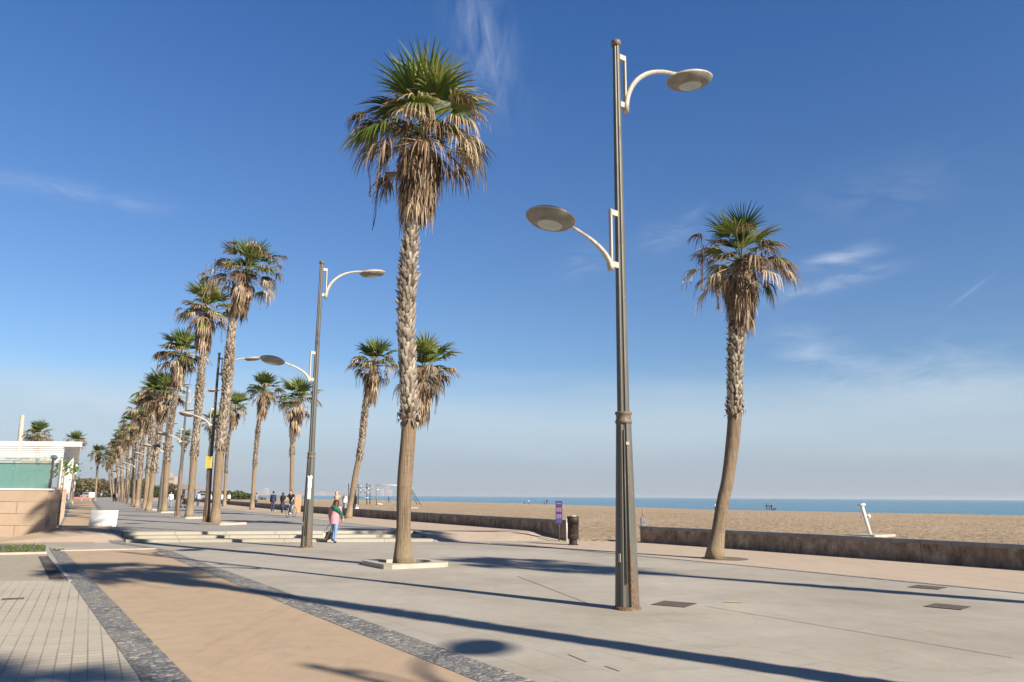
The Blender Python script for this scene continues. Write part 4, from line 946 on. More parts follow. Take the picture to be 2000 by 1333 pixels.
bp(1497, 172, 1.6, 'navy', 'leftmost of three people at the water edge right of the curved palm')
bp(1502, 172, 1.6, 'grey', 'middle person of three at the water edge right of the curved palm')
bp(1506, 172, 1.55, 'black', 'rightmost person of three at the water edge, beside the dog')
bp(759, 200, 1.7, 'navy', 'person in navy on the sand beneath the long white gym bar')
# dog
p = aty(1510.5, 980, 172); zz = sandz(V(p.x, 172))[0]; dg = empty('dog', (p.x, 172, zz), 0, 'black dog beside the three people at the water edge', 'dog')
mb = MB(); mb.tube([(-.35, 0, .42), (-.1, 0, .40), (.2, 0, .45), (.36, 0, .58), (.5, 0, .62)], [.10, .11, .14, .08, .05], 8); mb.ball((.45, 0, .64), (.11, .07, .07), 8)
for x_ in (-.3, .22):
    for y_ in (-.07, .07): limb(mb, (x_, y_, .38), (x_-.03, y_, .2), .055, .03, 6); limb(mb, (x_-.03, y_, .2), (x_+.01, y_, .03), .03, .022, 6)
mb.tube([(-.36, 0, .45), (-.5, 0, .58)], [.03, .015], 5); mb.build('body', CL['black'], dg, remesh=.03)
# stroller
sp_ = gpos(356, 992.5); stl = empty('stroller', (sp_[0]+.25, sp_[1], .3), R(60), 'dark stroller pushed past the rusty lamp post', 'stroller')
mb = MB(); mb.hull4([(-.2, -.25, .35), (.2, -.25, .35), (.2, .3, .42), (-.2, .3, .42)], [(-.22, -.3, .75), (.22, -.3, .75), (.22, .25, .6), (-.22, .25, .6)]); mb.ball((0, -.15, .75), (.23, .25, .22), 10); mb.build('seat', CL['black'], stl)
mb = MB(); 
for s in (-.2, .2): mb.tube([(s, -.6, 1.0), (s, 0, .5), (s, .3, .1)], .014, 5); mb.tube([(s, -.3, .1), (s, .05, .55)], .014, 5)
mb.tube([(-.2, -.6, 1.0), (.2, -.6, 1.0)], .016, 5); mb.build('stroller_frame', M_steel, stl)
for s in (-.2, .2):
    for y_ in (-.3, .3): mb = MB(); mb.tube([(s-.02, y_, .11), (s+.02, y_, .11)], .11, 12); mb.build('wheel', M_black, stl)

# ------------------------------------------------------------------ street furniture
# perforated litter bin
bl = at(1119.5, 1065); bn_ = empty('litter_bin', (bl.x, bl.y, 0), 0, 'dark brown round litter bin on a stub post, cut out pattern on its side', 'litter bin')
M_bin = mat('dark_brown_paint', (.040, .030, .029), .55, var=.25, vscale=6)
mb = MB(); mb.lathe([(.205, .22), (.21, .23), (.21, .80), (.222, .80), (.222, 1.04), (.205, 1.04), (.205, .92), (.195, .26), (0, .24)], 28); mb.build('drum', M_bin, bn_)
mb = MB(); mb.lathe([(.15, 0), (.15, .23)], 18); mb.box((0, 0, .015), (.36, .36, .03)); mb.build('foot', M_bin, bn_)
M_hole = mat('lighter_cutouts', (.16, .11, .09), .8); mb = MB(); rg = random.Random(4)
for i in range(40):
    a = R(-75)+rg.uniform(-.75, .55); z = .30+.42*rg.random()
    c_ = Vector((.2135*math.cos(a), .2135*math.sin(a), z)); L_ = rg.uniform(.03, .07); dd = Vector((-math.sin(a)*.5, math.cos(a)*.5, .85)).normalized(); mb.tube([c_-dd*L_/2, c_+Vector((math.cos(a), math.sin(a), 0))*.002, c_+dd*L_/2], [.004, .008, .004], 5)
mb.build('cutout_pattern', M_hole, bn_)
mb = MB(); mb.ball((.02, .02, 1.03), (.12, .12, .05), 8); mb.build('rubbish', CL['cream'], bn_)
# purple sign on a post
sgp = at(1092, 1056); sg = empty('information_sign', (sgp.x-.02, sgp.y-.3, 0), R(-4), 'narrow purple information sign on a post in front of the wall end', 'sign')
M_purple = mat('purple_sign_face', (.075, .035, .13), .5, var=.08); M_pl = mat('lilac_print', (.30, .22, .37), .6, var=.1); M_bl = mat('blue_print', (.06, .08, .24), .6, var=.1)
mb = MB(); mb.box((0, 0, 1.12), (.27, .03, .92)); pn = mb.build('sign_panel', M_purple, sg)
mb = MB(); mb.tube([(0, .03, 0), (0, .03, 1.1)], .03, 8); mb.build('post', M_dark, sg)
mb = MB()
for r_ in range(2):
    for c_ in range(3): mb.box((-.075+c_*.075, -.0165, 1.24-r_*.27), (.045, .003, .17))
mb.box((0, -.0165, 1.49), (.20, .003, .035)); mb.build('pictogram_rows', M_pl, pn)
mb = MB(); mb.box((0, -.0165, 1.415), (.21, .003, .07)); mb.box((0, -.0165, .79), (.21, .003, .15)); mb.build('blue_panels', M_bl, pn)
# white post by the wall end
mb = MB(); p = at(1106, 1058); o_ = Vector((p.x+.02, p.y-.12, 0)); mb.tube([o_, o_+Vector((0, 0, .86))], .04, 10); mb.lathe([(0, .90), (.05, .88), (.055, .84)], 10, Matrix.Translation(o_)); tag(mb.build('marker_post', M_white), 'short white post between the wall end and the litter bin', 'post')
# meter box
p = at(1257, 1059.5); bx = empty('utility_box', (p.x, p.y-.12, 0), R(3), 'grey metal utility box on the right wall end with a thin pipe above', 'utility box')
mb = MB(); mb.box((0, 0, .70), (.22, .14, .56)); mb.build('cabinet', M_greyw, bx)
mb = MB(); mb.box((0, -.075, .70), (.17, .01, .48)); dr = mb.build('door', M_greyw, bx)
mb = MB(); mb.ball((0, -.09, .78), .022, 8); mb.build('lock', M_dark, dr)
mb = MB(); mb.tube([(0, .02, .95), (-.02, .02, 1.32)], .026, 8); mb.build('pipe', M_brown, bx)
mb = MB()
for s in (-.07, .07): mb.tube([(s, 0, 0), (s, 0, .45)], .02, 6)
mb.build('legs', M_dark, bx)
# foot shower on the sand
p = at(1700, 1047, .12); fs_ = empty('foot_shower', (p.x, p.y+.2, .05), 0, 'white leaning foot shower post on a concrete slab on the sand', 'foot shower')
mb = MB(); sz_ = 1.15
mb.hull4([(-1.15, -.15, -.1), (-.15, -.95, -.1), (1.35, .25, -.1), (.3, 1.1, -.1)], [(-1.15, -.15, .13), (-.15, -.95, .13), (1.35, .25, .13), (.3, 1.1, .13)]); mb.build('slab', M_kerb, fs_)
mb = MB(); b0 = Vector((.12, .1, .12)); b1 = Vector((-.16, .1, 1.42)); mb.tube([b0, b1], [.085, .075], 14); mb.build('post', M_white, fs_)
mb = MB(); ax_ = (b1-b0).normalized(); rm = Matrix.Translation(b1) @ ax_.to_track_quat('Z', 'Y').to_matrix().to_4x4(); mb.lathe([(0, .07), (.13, .06), (.175, .02), (.15, -.04), (.05, -.06)], 20, rm); mb.build('shower_head', M_white, fs_)
mb = MB(); mid = b0.lerp(b1, .60); mb.tube([mid+Vector((-.21, 0, -.03)), mid+Vector((0, 0, 0)), mid+Vector((.17, -.02, .03))], [.03, .045, .07], 10); mb.ball(mid+Vector((.15, -.05, .03)), .09, 10); mb.build('tap', M_white, fs_)
# second shower behind the nearest palm
q = copy_tree(fs_); pz = at(766, 996, .3); q.location = (pz.x, pz.y+12, .25); q['label'] = 'white foot shower behind the low wall, half hidden by the nearest palm trunk'; q['group'] = fs_['group'] = 'white foot showers on the sand'
# whiteboard
p = V(-18.15, 36.3); wb = empty('white_board', (p.x, p.y, hz(V(p.x, p.y))+.008), R(4), 'blank white board standing on the ochre path near the pavilion', 'board')
mb = MB(); mb.box((0, 0, .36), (1.18, .035, .72), M=Matrix.Rotation(R(-8), 3, 'X')); mb.build('panel', M_whiteboard, wb)
mb = MB(); mb.box((0, .08, .03), (.9, .35, .06)); mb.tube([(0, .06, .03), (0, .30, .05), (0, .05, .5)], .014, 6); mb.tube([(0, -.12, .02), (0, -.06, .14)], .014, 6); mb.build('stand', M_kerb2, wb)
# ground covers and marks
def cover(px, py, sx, sy, label, ang=-AX, z=.005, m=M_iron):
    p = at(px, py); root = empty('manhole_cover', (p.x, p.y, 0), ang, label, 'manhole cover', 'iron covers set in the paving')
    mb = MB(); mb.box((0, 0, z), (sx, sy, .012)); mb.build('cover_plate', m, root)
    fr = MB(); t = .03
    for (x, y, a, b) in ((0, sy/2+t/2, sx+2*t, t), (0, -sy/2-t/2, sx+2*t, t), (sx/2+t/2, 0, t, sy), (-sx/2-t/2, 0, t, sy)): fr.box((x, y, z+.001), (a, b, .012))
    fr.build('cover_frame', M_iron, root); return root
cover(1317, 1181, .52, .52, 'rusty square cover just right of the nearest lamp base'); cover(1851, 1186, .50, .50, 'rusty square cover near the right edge, lower of the two', R(45))
cover(1812, 1148, .52, .52, 'rusty square cover near the right edge, upper of the two', R(45)); cover(25, 1171, .26, .16, 'small dark slot cover in the cream tiles at far left', R(27))
dp = [A_(75, 1088), A_(94, 1087), A_(126, 1132), A_(97, 1133)]
mb = MB(); mb.hull4([(*p, .0) for p in dp], [(*p, .012) for p in dp]); dgr = mb.build('drain_grate', M_iron); tag(dgr, 'long dark drain grate beside the cobble strip at left', 'drain grate')
mb = MB()
for i in range(16): f = (i+.5)/16; a, b = dp[0].lerp(dp[3], f), dp[1].lerp(dp[2], f); mb.tube([(*a, .014), (*b, .014)], .012, 4)
mb.build('bars', M_dark, dgr)
M_ypaint = mat('worn_yellow_paint', (.62, .50, .12), .8, var=.2, vscale=20); M_wpaint = mat('worn_white_paint', (.60, .58, .54), .8, var=.2, vscale=20)
for (x, y, m_, sx, sy, lb, a_) in ((1430, 1177, M_ypaint, .34, .13, 'short yellow paint mark on the plaza right of the nearest lamp', 0), (1318, 1159, M_wpaint, .34, .03, 'thin white chalk mark behind the square cover by the lamp', R(-28)), (1338, 1161, M_wpaint, .2, .025, 'second thin white chalk mark crossing the first one', R(30))):
    p = at(x, y); mb = MB(); rr = random.Random(x); n = 14
    mb.add([(sx/2*math.cos(2*math.pi*i/n)*rr.uniform(.85, 1.1), sy/2*math.sin(2*math.pi*i/n)*rr.uniform(.7, 1.2)+0, 0) for i in range(n)], [tuple(range(n))]); o_ = mb.build('paint_mark', m_); o_.location = (p.x, p.y, .009); o_.rotation_euler = (0, 0, a_); tag(o_, lb, 'paint mark')
# cobbled dirt pit of the leaning palm
p = at(1405, 1092); mb = MB(); n = 24; rr = random.Random(8)
mb.add([(p.x+.15+math.cos(2*math.pi*i/n)*.72*rr.uniform(.9, 1.1), p.y+.05+math.sin(2*math.pi*i/n)*.72*rr.uniform(.9, 1.1), .012) for i in range(n)], [tuple(range(n))]); tag(mb.build('sandy_ground', M_soil), kind='structure')

# ------------------------------------------------------------------ left: walled terrace, pavilion
kx, ky = -18.67, 32.67
kt = empty('terrace_enclosure', (kx, ky, 0), 0, 'beige stone clad enclosure with teal glass screen at far left', 'enclosure')
def loc(o): o.location = (0, 0, 0); return o
K3 = (kx, ky, 0); L_ = 9.0
mb = MB(); mb.box((kx-L_/2, ky+.15, .86), (L_, .30, 2.0)); loc(mb.build('front_wall', M_stone, kt, origin=K3))
w0, w1 = V(kx+.12, ky+.32), V(kx+.12, ky+.32)+WD*19
def along(a, b, z0, z1, th, mb):
    d = (b-a).normalized(); n = V(d.y, -d.x)*th/2; mb.hull4([(*(a-n), z0), (*(b-n), z0), (*(b+n), z0), (*(a+n), z0)], [(*(a-n), z1), (*(b-n), z1), (*(b+n), z1), (*(a+n), z1)])
mb = MB(); along(w0, w1, -.1, 1.90, .25, mb); loc(mb.build('side_wall', M_stone, kt, origin=K3))
mb = MB(); mb.box((kx-L_/2+.03, ky+.15, 1.90), (L_+.1, .36, .07)); loc(mb.build('wall_coping', M_white, kt, origin=K3))
for i in range(7):
    pl = MB(); a = w0+WD*(2.3+i*2.7); along(a, a+WD*.32, -.1, 2.0, .42, pl); loc(pl.build('pillar', M_stone, kt, origin=K3))
for i in range(3):
    x = kx-.12-i*2.9-1.4; mb = MB(); mb.box((x, ky+.15, 2.42), (2.8, .03, .97)); tg_ = loc(mb.build('glass_panel', M_teal, kt, origin=K3))
    mb = MB(); mb.box((x-1.42, ky+.15, 2.55), (.05, .05, 1.27)); loc(mb.build('mullion', M_steel, kt, origin=K3))
    mb = MB(); mb.box((x, ky+.15, 3.06), (2.8, .02, .30)); loc(mb.build('upper_glass', M_clear, kt, origin=K3))
mb = MB(); mb.box((kx-.04, ky+.15, 2.55), (.07, .07, 1.28)); mb.box((kx-L_/2, ky+.15, 2.93), (L_, .05, .035)); loc(mb.build('screen_frame', M_dark, kt, origin=K3))
for i in range(6):
    a = w0+WD*(.2+i*2.7); b = a+WD*2.6; mb = MB(); along(a, b, 1.9, 3.15, .02, mb); loc(mb.build('side_glass', M_clear, kt, origin=K3))
    mb = MB(); along(b, b+WD*.08, 1.9, 3.2, .07, mb); loc(mb.build('screen_post', M_white if i % 2 else M_brown, kt, origin=K3))
# branch shape added behind the teal screen in place of tree shadows on it
tb = empty('branch_shadow_shape', (kx-2.6, ky+.55, 0), 0, 'dark branching shape added behind the teal glass, standing in for tree shadows', 'tree'); mb = MB(); rg = random.Random(12)
def br(p, d, L, r, dep):
    L = L*.86
    q = p+d*L; mb.tube([p, p.lerp(q, .5)+Vector((rg.uniform(-.05, .05), 0, 0)), q], [r, r*.85, r*.7], 6)
    if dep:
        for s in (-1, 1): br(q, (d+Vector((s*rg.uniform(.35, .8), rg.uniform(-.2, .2), rg.uniform(-.1, .25)))).normalized(), L*rg.uniform(.6, .85), r*.68, dep-1)
for i in range(4): br(Vector((-2.2+i*1.1, 0, .3)), Vector((rg.uniform(-.2, .2), 0, 1)).normalized(), 1.05, .06, 4)
mb.build('trunk', M_dark, tb)
# climbing plant on the side glass, lantern
pl_ = w0+WD*9; vp = empty('climbing_plant', (*pl_, 0), 0, 'yellow green climbing plant over the side glass of the enclosure', 'plant'); mb = MB()
for i in range(260):
    c_ = Vector((rg.gauss(0, .16), rg.gauss(0, .9), 3.0+rg.gauss(0, .25))); s = .09; n_ = Vector((rg.uniform(-1, 1), rg.uniform(-1, 1), rg.uniform(-.3, 1))).normalized(); t_ = n_.orthogonal().normalized(); b2 = n_.cross(t_)
    mb.add([c_-t_*s, c_+b2*s*.5, c_+t_*s, c_-b2*s*.5], [(0, 1, 2, 3)], False, (.05, .5+.5*rg.random(), 0))
mb.build('foliage', M_weed, vp); mb = MB(); mb.tube([(0, 0, 0), (.1, .1, 1.5), (0, .2, 3)], .03, 6); mb.build('stem', M_brown, vp)
ln_ = empty('lantern', (kx-.62, ky+1.2, 0), 0, 'blue domed lantern on a thin stem behind the glass', 'lantern'); mb = MB(); mb.lathe([(0, 3.34), (.07, 3.33), (.155, 3.24), (.17, 3.21), (.07, 3.15), (0, 3.12)], 16); mb.build('shade', mat('blue_shade', (.07, .13, .24), .5), ln_); mb = MB(); mb.tube([(0, 0, 0), (0, 0, 3.15)], .012, 6); mb.build('stem', M_dark, ln_)
# pavilion with white louvred roof
A0 = V(aty(157, 870, 75).x, 75.0); ld = V(-FD.y, FD.x)*1.0; LX = V(-1, .0)
pv = empty('pavilion', (*A0, .3), 0, 'white pavilion with louvred flat roof on square columns at far left', 'pavilion'); P3 = (*A0, .3)
FDp = (A_(160, 970, .3)-A_(157, 985, .3)).normalized(); FDp = V(A0.x, A0.y).normalized()      # its long edge runs away from the viewpoint side
ztop, zbot = 6.50, 6.05; Wd, Dp = 30, 47
def slab(a, b, w_, z0, z1, mb): # a->b along depth, w_ to the left
    P = [a, b, b+V(-w_, 0), a+V(-w_, 0)]; mb.hull4([(*p, z0) for p in P], [(*p, z1) for p in P])
mb = MB(); slab(A0, A0+FDp*Dp, 1.5, zbot+.18, ztop, mb); mb.hull4([(A0.x-Wd, 74.9, zbot), (A0.x, 74.9, zbot), (A0.x, 75.3, zbot), (A0.x-Wd, 75.3, zbot)], [(A0.x-Wd, 74.9, ztop+.01), (A0.x+.02, 74.9, ztop+.01), (A0.x+.02, 75.3, ztop+.01), (A0.x-Wd, 75.3, ztop+.01)]); loc(mb.build('roof_frame', M_white, pv, origin=P3)).location = (0, 0, 0)
mb = MB()
for i in range(12):
    y = 77.2+i*3.8; x = A0.x+FDp.x/FDp.y*(y-75)-1.5; mb.box((x-Wd/2, y, zbot+.22), (Wd, .14, .13))
mb.build('louvres', M_white, pv, origin=P3).location = (0, 0, 0)
for i in range(5):
    c_ = A0+FDp*(11+i*8)+V(-1.1, 0); cm = MB(); cm.box((c_.x, c_.y, 3.2), (.75 if i < 2 else .4, .6, 5.8)); cm.build('column', M_white, pv, origin=P3).location = (0, 0, 0)
for i in range(3):
    c_ = A0+FDp*(46-i*.0)+V(-.25-i*9, 0); cm = MB(); cm.tube([(c_.x, c_.y, .3), (c_.x, c_.y, zbot+.2)], .13, 10); cm.build('round_post', M_white, pv, origin=P3).location = (0, 0, 0)
# brown roof and chimney behind
r0 = aty(20, 866, 112); r1 = aty(95, 858, 112); rf = empty('building', (r0.x, 112, 0), 0, 'building with brown slanted roof behind the pavilion', 'building')
mb = MB(); mb.hull4([(r0.x, 112, r0.z-.3), (r1.x, 112, r1.z-1.0), (r1.x-1, 115, r1.z-1.0), (r0.x, 115, r0.z-.3)], [(r0.x, 112, r0.z), (r1.x, 112, r1.z+.15), (r1.x-1, 115, r1.z+.15), (r0.x, 115, r0.z)]); mb.build('roof', M_brown, rf, origin=(r0.x, 112, 0)).location = (0, 0, 0)
mb = MB(); mb.box(((r0.x+r1.x)/2+.2, 114, 3.4), (3.4, 1.6, 6.8)); mb.build('wall', M_stone, rf, origin=(r0.x, 112, 0)).location = (0, 0, 0)
c0_ = aty(39, 862, 125); c1_ = aty(44, 811, 125); mb = MB(); mb.tube([(c0_.x, 125, 0), (c0_.x, 125, c0_.z), c1_], [.36, .36, .30], 12); tag(mb.build('mast', M_kerb, origin=(c0_.x, 125, 0)), 'pale round chimney mast rising above the pavilion roof', 'mast')

# planting bed weeds
mb = MB(); rg = random.Random(5)
for i in range(2600):
    f = rg.random(); px, py = -60+148*rg.random(), 1066+15*rg.random()
    if px > 88 or noise.noise(Vector((px*.07, py*.35, 0))) < -.06: continue
    c_ = at(px, py); c_.z = abs(rg.gauss(0, .03))+.01; s = rg.uniform(.015, .04); n_ = Vector((rg.uniform(-1, 1), rg.uniform(-1, 1), rg.uniform(.1, 1))).normalized(); t_ = n_.orthogonal().normalized(); b2 = n_.cross(t_)
    mb.add([c_-t_*s, c_+b2*s*.4, c_+t_*s, c_-b2*s*.4], [(0, 1, 2, 3)], False, (.05, rg.random(), 0))
for i in range(160):
    px, py = 100+25*rg.random(), 1074+3*rg.random(); c_ = at(px, py); c_.z = abs(rg.gauss(0, .025)); s = rg.uniform(.015, .035); n_ = Vector((rg.uniform(-1, 1), rg.uniform(-1, 1), .5)).normalized(); t_ = n_.orthogonal().normalized(); b2 = n_.cross(t_)
    mb.add([c_-t_*s, c_+b2*s*.4, c_+t_*s, c_-b2*s*.4], [(0, 1, 2, 3)], False, (.05, rg.random(), 0))
tag(mb.build('weeds', M_weed), 'low green weeds in the bed before the stone enclosure', 'weeds', kind='stuff')
mb = MB(); bd = [A_(-200, 1063), A_(60, 1064), A_(90, 1067), A_(88, 1081), A_(-200, 1082)]; mb.add([(*p, .006) for p in bd], [tuple(range(5))]); tag(mb.build('soil_bed', M_soil), kind='structure')

# ------------------------------------------------------------------ beach gym
def gym_post(x, Y_, y0, y1): a, b = aty(x, y0, Y_), aty(x, y1, Y_); return Vector((b.x, Y_, b.z)), Vector((a.x, Y_, a.z))
YG = 122
gy = empty('exercise_frame', (aty(695, 980, YG).x, YG, .2), 0, 'beach gym frame with dark posts and pale rings right of the leaning palm', 'exercise frame', 'beach gym frames'); og = Vector(gy.location)
for x in (681, 694.5, 699.5, 716.5, 722.5):
    a, b = gym_post(x, YG+(x % 3), 945, 986); mb = MB(); mb.tube([a, b], .075, 8); mb.build('post', M_dark, gy, origin=og).location = (0, 0, 0)
mb = MB()
for (x0, y0, x1, y1) in ((694, 953, 724, 952), (694, 961, 724, 962), (699, 972, 722, 973), (681, 955, 697, 956), (716, 945.5, 723, 945.5), (697, 940, 704, 940)): mb.tube([aty(x0, y0, YG), aty(x1, y1, YG)], .06, 6)
mb.build('cross_bars', M_steel, gy, origin=og).location = (0, 0, 0)
mb = MB()
for (x, y, r_) in ((701, 952, .35), (707, 956, .3), (711, 960, .3), (718, 955, .35), (723, 953, .3), (702, 960, .3)):
    c_ = aty(x, y, YG-.2); mb.tube([c_+Vector((r_*math.cos(a), 0, r_*math.sin(a))) for a in [2*math.pi*i/12 for i in range(13)]], .05, 5, False)
mb.build('grip_rings', M_steel, gy, origin=og).location = (0, 0, 0)
gb = empty('pull_up_bar', (aty(736, 980, YG).x, YG, .2), 0, 'long white horizontal bar on tall dark posts behind the nearest palm', 'exercise frame', 'beach gym frames'); og = Vector(gb.location)
for x in (735.5, 802): a, b = gym_post(x, YG, 945.5, 987); mb = MB(); mb.tube([a, b], .10, 8); mb.build('post', M_brown, gb, origin=og).location = (0, 0, 0)
mb = MB(); mb.tube([aty(735.5, 948, YG), aty(802, 948.5, YG)], .075, 8); mb.tube([aty(735.5, 957, YG), aty(740, 957, YG)], .08, 6); mb.tube([aty(802, 953.5, YG), aty(806, 953, YG)], .08, 6); mb.build('bar', M_white, gb, origin=og).location = (0, 0, 0)
mb = MB(); mb.tube([aty(802, 958, YG), aty(815, 986, YG)], .06, 6); mb.tube([aty(803, 955, YG-1), aty(822, 987, YG-1)], .06, 6); mb.build('slanting_bars', M_dark, gb, origin=og).location = (0, 0, 0)
# rope bench items on the sand
for x, y, lb in ((739, 976, 'low white bench under the long gym bar'), (744, 978, 'small pale mat beside the low white bench')):
    c_ = aty(x, y, 135); mb = MB(); mb.box((c_.x, 135, .45 if x < 742 else .35), (.9 if x < 742 else .5, .4, .08)); 
    for s in (-.2, .2): mb.box((c_.x+s, 135, .28), (.06, .3, .3))
    tag(mb.build('bench', M_white, origin=(c_.x, 135, .1)), lb, 'bench')
# shelter with low roof, parked van and far objects beyond the palms
sh = aty(364, 965, 150); shl = empty('beach_shelter', (sh.x, 150, .3), 0, 'small open shelter with flat brown roof behind the palm row', 'shelter'); og = Vector(shl.location)
mb = MB(); a, b = aty(354, 952.5, 150), aty(386, 952, 150); md = (a+b)/2; mb.hull4([(a.x, 147, a.z-.4), (b.x, 147, b.z-.4), (b.x, 153, b.z-.4), (a.x, 153, a.z-.4)], [(md.x-1.0, 148.5, md.z+.5), (md.x+1.0, 148.5, md.z+.5), (md.x+1.0, 151.5, md.z+.5), (md.x-1.0, 151.5, md.z+.5)]); mb.build('roof', M_brown, shl, origin=og).location = (0, 0, 0)
for x in (360, 381): c_ = aty(x, 960, 150); mb = MB(); mb.tube([(c_.x, 150, .3), (c_.x, 150, 2.9)], .08, 8); mb.build('post', M_dark, shl, origin=og).location = (0, 0, 0)
def van(px, Y_, z, lab, col):
    c_ = aty(px, 970, Y_); root = empty('parked_van', (c_.x, Y_, z), R(60), lab, 'van', 'pale vans parked far off'); mb = MB()
    mb.hull4([(-.9, -2.2, .3), (.9, -2.2, .3), (.9, 2.2, .3), (-.9, 2.2, .3)], [(-.9, -2.2, 1.0), (.9, -2.2, 1.0), (.9, 2.2, 1.0), (-.9, 2.2, 1.0)]); mb.hull4([(-.88, -2.1, 1.0), (.88, -2.1, 1.0), (.88, 1.3, 1.0), (-.88, 1.3, 1.0)], [(-.75, -1.9, 1.8), (.75, -1.9, 1.8), (.75, .7, 1.8), (-.75, .7, 1.8)]); mb.build('body', M_white, root)
    mb = MB(); mb.box((0, -.5, 1.4), (1.72, 2.2, .42)); mb.build('windows', M_dark, root)
    for s in (-.9, .9):
        for y_ in (-1.4, 1.4): mb = MB(); mb.tube([(s-.1, y_, .33), (s+.1, y_, .33)], .33, 14); mb.build('wheel', M_black, root)
van(397, 205, .3, 'pale van far off just left of the yellow notice lamp post', 0); van(171, 235, .3, 'pale van far off at the end of the ochre path', 0)
c_ = at(159, 979, .3); tbm = empty('red_barrier', (c_.x, c_.y, .3), R(30), 'low red and tan barrier on the ochre path by the pavilion end', 'barrier')
M_red = mat('faded_red_paint', (.50, .16, .11), .7); mb = MB(); mb.box((0, 0, .6), (3.6, .12, .3)); mb.build('rail', M_red, tbm); mb = MB()
for s in (-1.5, 0, 1.5): mb.box((s, 0, .3), (.12, .5, .6))
mb.build('feet', M_kerb, tbm)
for x, y in ((568, 1003),):   # orange-tan notice totem at the wall opening
    c_ = at(574, 1001, .3); tt = empty('stone_totem', (c_.x, c_.y+1.2, .3), 0, 'orange stone totem in the wall opening right of the cyclist', 'totem'); mb = MB(); mb.box((0, 0, .75), (.42, .3, 1.5)); mb.build('pillar', mat('orange_stone', (.62, .38, .22), .8), tt); mb = MB(); mb.box((0, 0, 1.53), (.5, .36, .06)); mb.build('cap', M_kerb, tt)

# ------------------------------------------------------------------ far shrubs, trees, town
def leafmass(name, n, fn, size, label, cat, dead=.5):
    mb = MB(); rg = random.Random(n)
    for i in range(n):
        c_ = fn(rg); s = size*rg.uniform(.6, 1.4); n_ = Vector((rg.uniform(-1, 1), rg.uniform(-1, 1), rg.uniform(-.2, 1))).normalized(); t_ = n_.orthogonal().normalized(); b2 = n_.cross(t_)
        rr = max(0, min(1, .5+.5*noise.noise(c_*.09)+rg.uniform(-.2, .2)))
        mb.add([c_-t_*s, c_+b2*s*.7, c_+t_*s, c_-b2*s*.7], [(0, 1, 2, 3)], False, (1.0 if noise.noise(c_*.06+Vector((5, 5, 5))) > -.02 else .05, rr, 0))
    return tag(mb.build(name, M_leaf), label, cat, kind='stuff')
def wood(rg):
    x = rg.uniform(128, 360); Y_ = 330+rg.random()*40; h = (7.6 if x < 290 else 5.4)*(1+.28*noise.noise(Vector((x*.05, 0, 0)))+.16*noise.noise(Vector((x*.35, 2, 0)))); 
    if x < 150: h *= .95
    return Vector((aty(x, 965, Y_).x, Y_, rg.random()**.7*h))
leafmass('far_trees', 26000, wood, .42, 'far band of olive brown trees behind the palm row at left', 'trees')
def dune(rg):
    x = rg.uniform(390, 520); Y_ = 240+rg.random()*25; h = 2.3*max(0, 1-max(0, x-470)/52.)*(1+.3*noise.noise(Vector((x*.12, 0, 0))))+.1
    return Vector((aty(x, 965, Y_).x, Y_, .25+rg.random()*h))
leafmass('dune_shrubs', 9000, dune, .30, 'low brown dune shrubs beyond the beach wall at left', 'shrubs')
M_far1 = mat('pinkish_render', (.42, .33, .31), .9, var=.1, vscale=.05); M_far2 = mat('pale_render', (.46, .41, .40), .9, var=.1, vscale=.05); M_win = mat('far_windows', (.22, .20, .20), .6)
def far_block(px, Y_, wpx, top_py, label, m, z0=0):
    c_ = aty(px, top_py, Y_); wd = wpx/1581*Y_; dpt = min(wd, 25); h = c_.z-z0; root = empty('apartment_building', (c_.x, Y_, z0), 0, label, 'building', 'distant buildings on the horizon')
    mb = MB(); mb.box((0, 0, h/2-2), (wd, dpt, h+4)); mb.build('walls', m, root)
    if Y_ < 2000:
        mb = MB(); mb.box((-wd*.2, 0, h+1), (wd*.4, dpt*.6, 2.6)); mb.build('roof_block', m, root)
    if Y_ > 2000: return
    mb = MB(); nf = max(2, int(h/3.4))
    for k in range(nf): mb.box((0, -dpt/2-.05, (k+.5)*h/nf), (wd*.86, .2, h/nf*.4))
    mb.build('window_bands', M_win, root)
far_block(336, 560, 17, 931, 'pinkish block with stepped top rising behind the palm row', M_far1)
far_block(349, 575, 10, 941, 'lower pinkish wing right of the stepped block', M_far1)
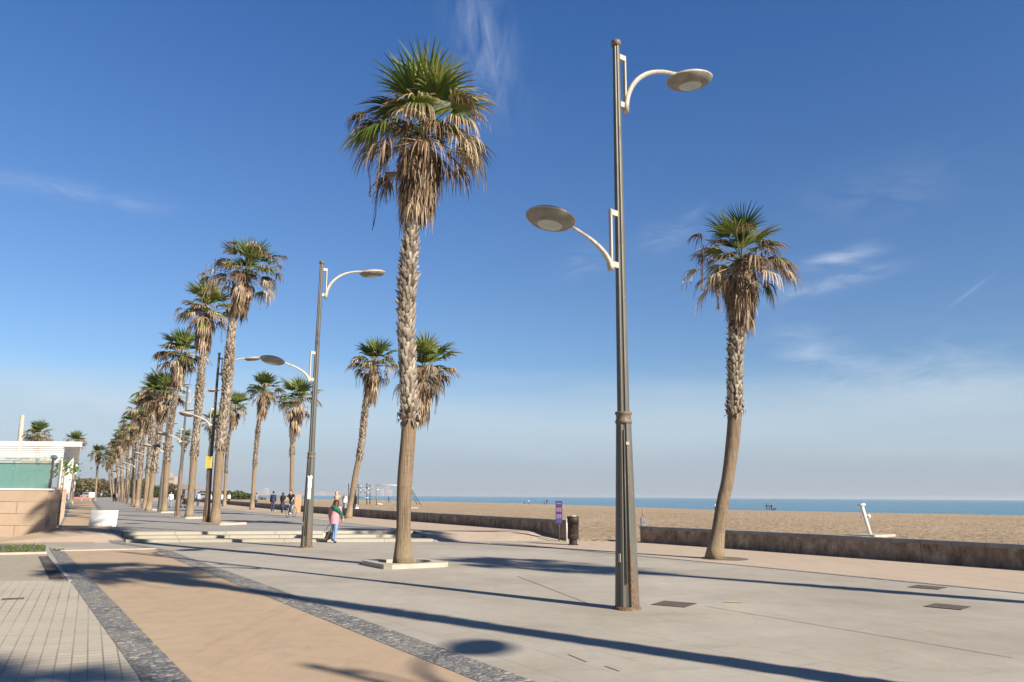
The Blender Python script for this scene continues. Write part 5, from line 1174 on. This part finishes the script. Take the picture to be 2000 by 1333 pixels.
for i, (x, w_, y, m_) in enumerate(((508, 12, 959, M_far1), (521, 7, 953, M_far2), (530, 14, 961, M_far1), (600, 9, 961, M_far2), (616, 20, 961.5, M_far1), (632, 8, 960, M_far2), (644, 18, 962, M_far1), (747, 6, 955, M_far2), (757, 5, 951, M_far1), (763, 6, 957, M_far2))):
    far_block(x, 6500+i*40, w_, y, ['faint pink block on the horizon left of the man in navy', 'taller faint pale block above the man in navy', 'faint pink block right of the man in navy', 'faint pale block just right of the cyclist', 'long faint pink block left of the pink coated person', 'faint pale block above the green scarf at left', 'long low faint pink block left of the carried child', 'faint pale tower under the white gym bar, left one', 'tallest faint tower under the white gym bar', 'faint pale tower under the white gym bar, right one'][i], m_, -1)
mb = MB(); pts = []; N = 60
for i in range(N+1):
    a = R(-48+50*i/N*.62); r = 9000; h = (45+80*max(0, noise.noise(Vector((i*.17, 0, 0)))+.5))*max(0, 1-i/N)**.8; pts.append((r*math.sin(a), r*math.cos(a), h))
mb.v = [(x, y, -5) for x, y, h in pts]+[(x*1.02, y*1.02, h) for x, y, h in pts]+[(x*1.2, y*1.2, -5) for x, y, h in pts]; mb.a = [(0, 0, 0)]*len(mb.v); n = N+1
mb.f = [(i, i+1, n+i+1, n+i) for i in range(N)]+[(n+i, n+i+1, 2*n+i+1, 2*n+i) for i in range(N)]; mb.sm = [True]*len(mb.f)
tag(mb.build('hills', mat('far_hill', (.16, .15, .12), .95, vscale=.002)), kind='structure')

# ------------------------------------------------------------------ air
HAZE = 1.3e-4
if HAZE:
    mb = MB(); mb.box((0, 9000, 12), (36000, 24000, 40)); hzo = mb.build('haze', bpy.data.materials.new('air')); tag(hzo, kind='stuff')
    hzo['label'] = 'thin pale sea haze filling the air'; hzo['category'] = 'haze'
    m = hzo.data.materials[0]; m.use_nodes = True; t = NT(m.node_tree); t.n.remove(t.n['Principled BSDF']); pvn = t.node('ShaderNodeVolumePrincipled'); pvn.inputs['Color'].default_value = (.84, .92, 1, 1); pvn.inputs['Density'].default_value = HAZE; pvn.inputs['Anisotropy'].default_value = .1
    t.l.new(pvn.outputs[0], t.n['Material Output'].inputs['Volume'])
for o_ in bpy.data.objects:
    if '_k' in o_: del o_['_k']
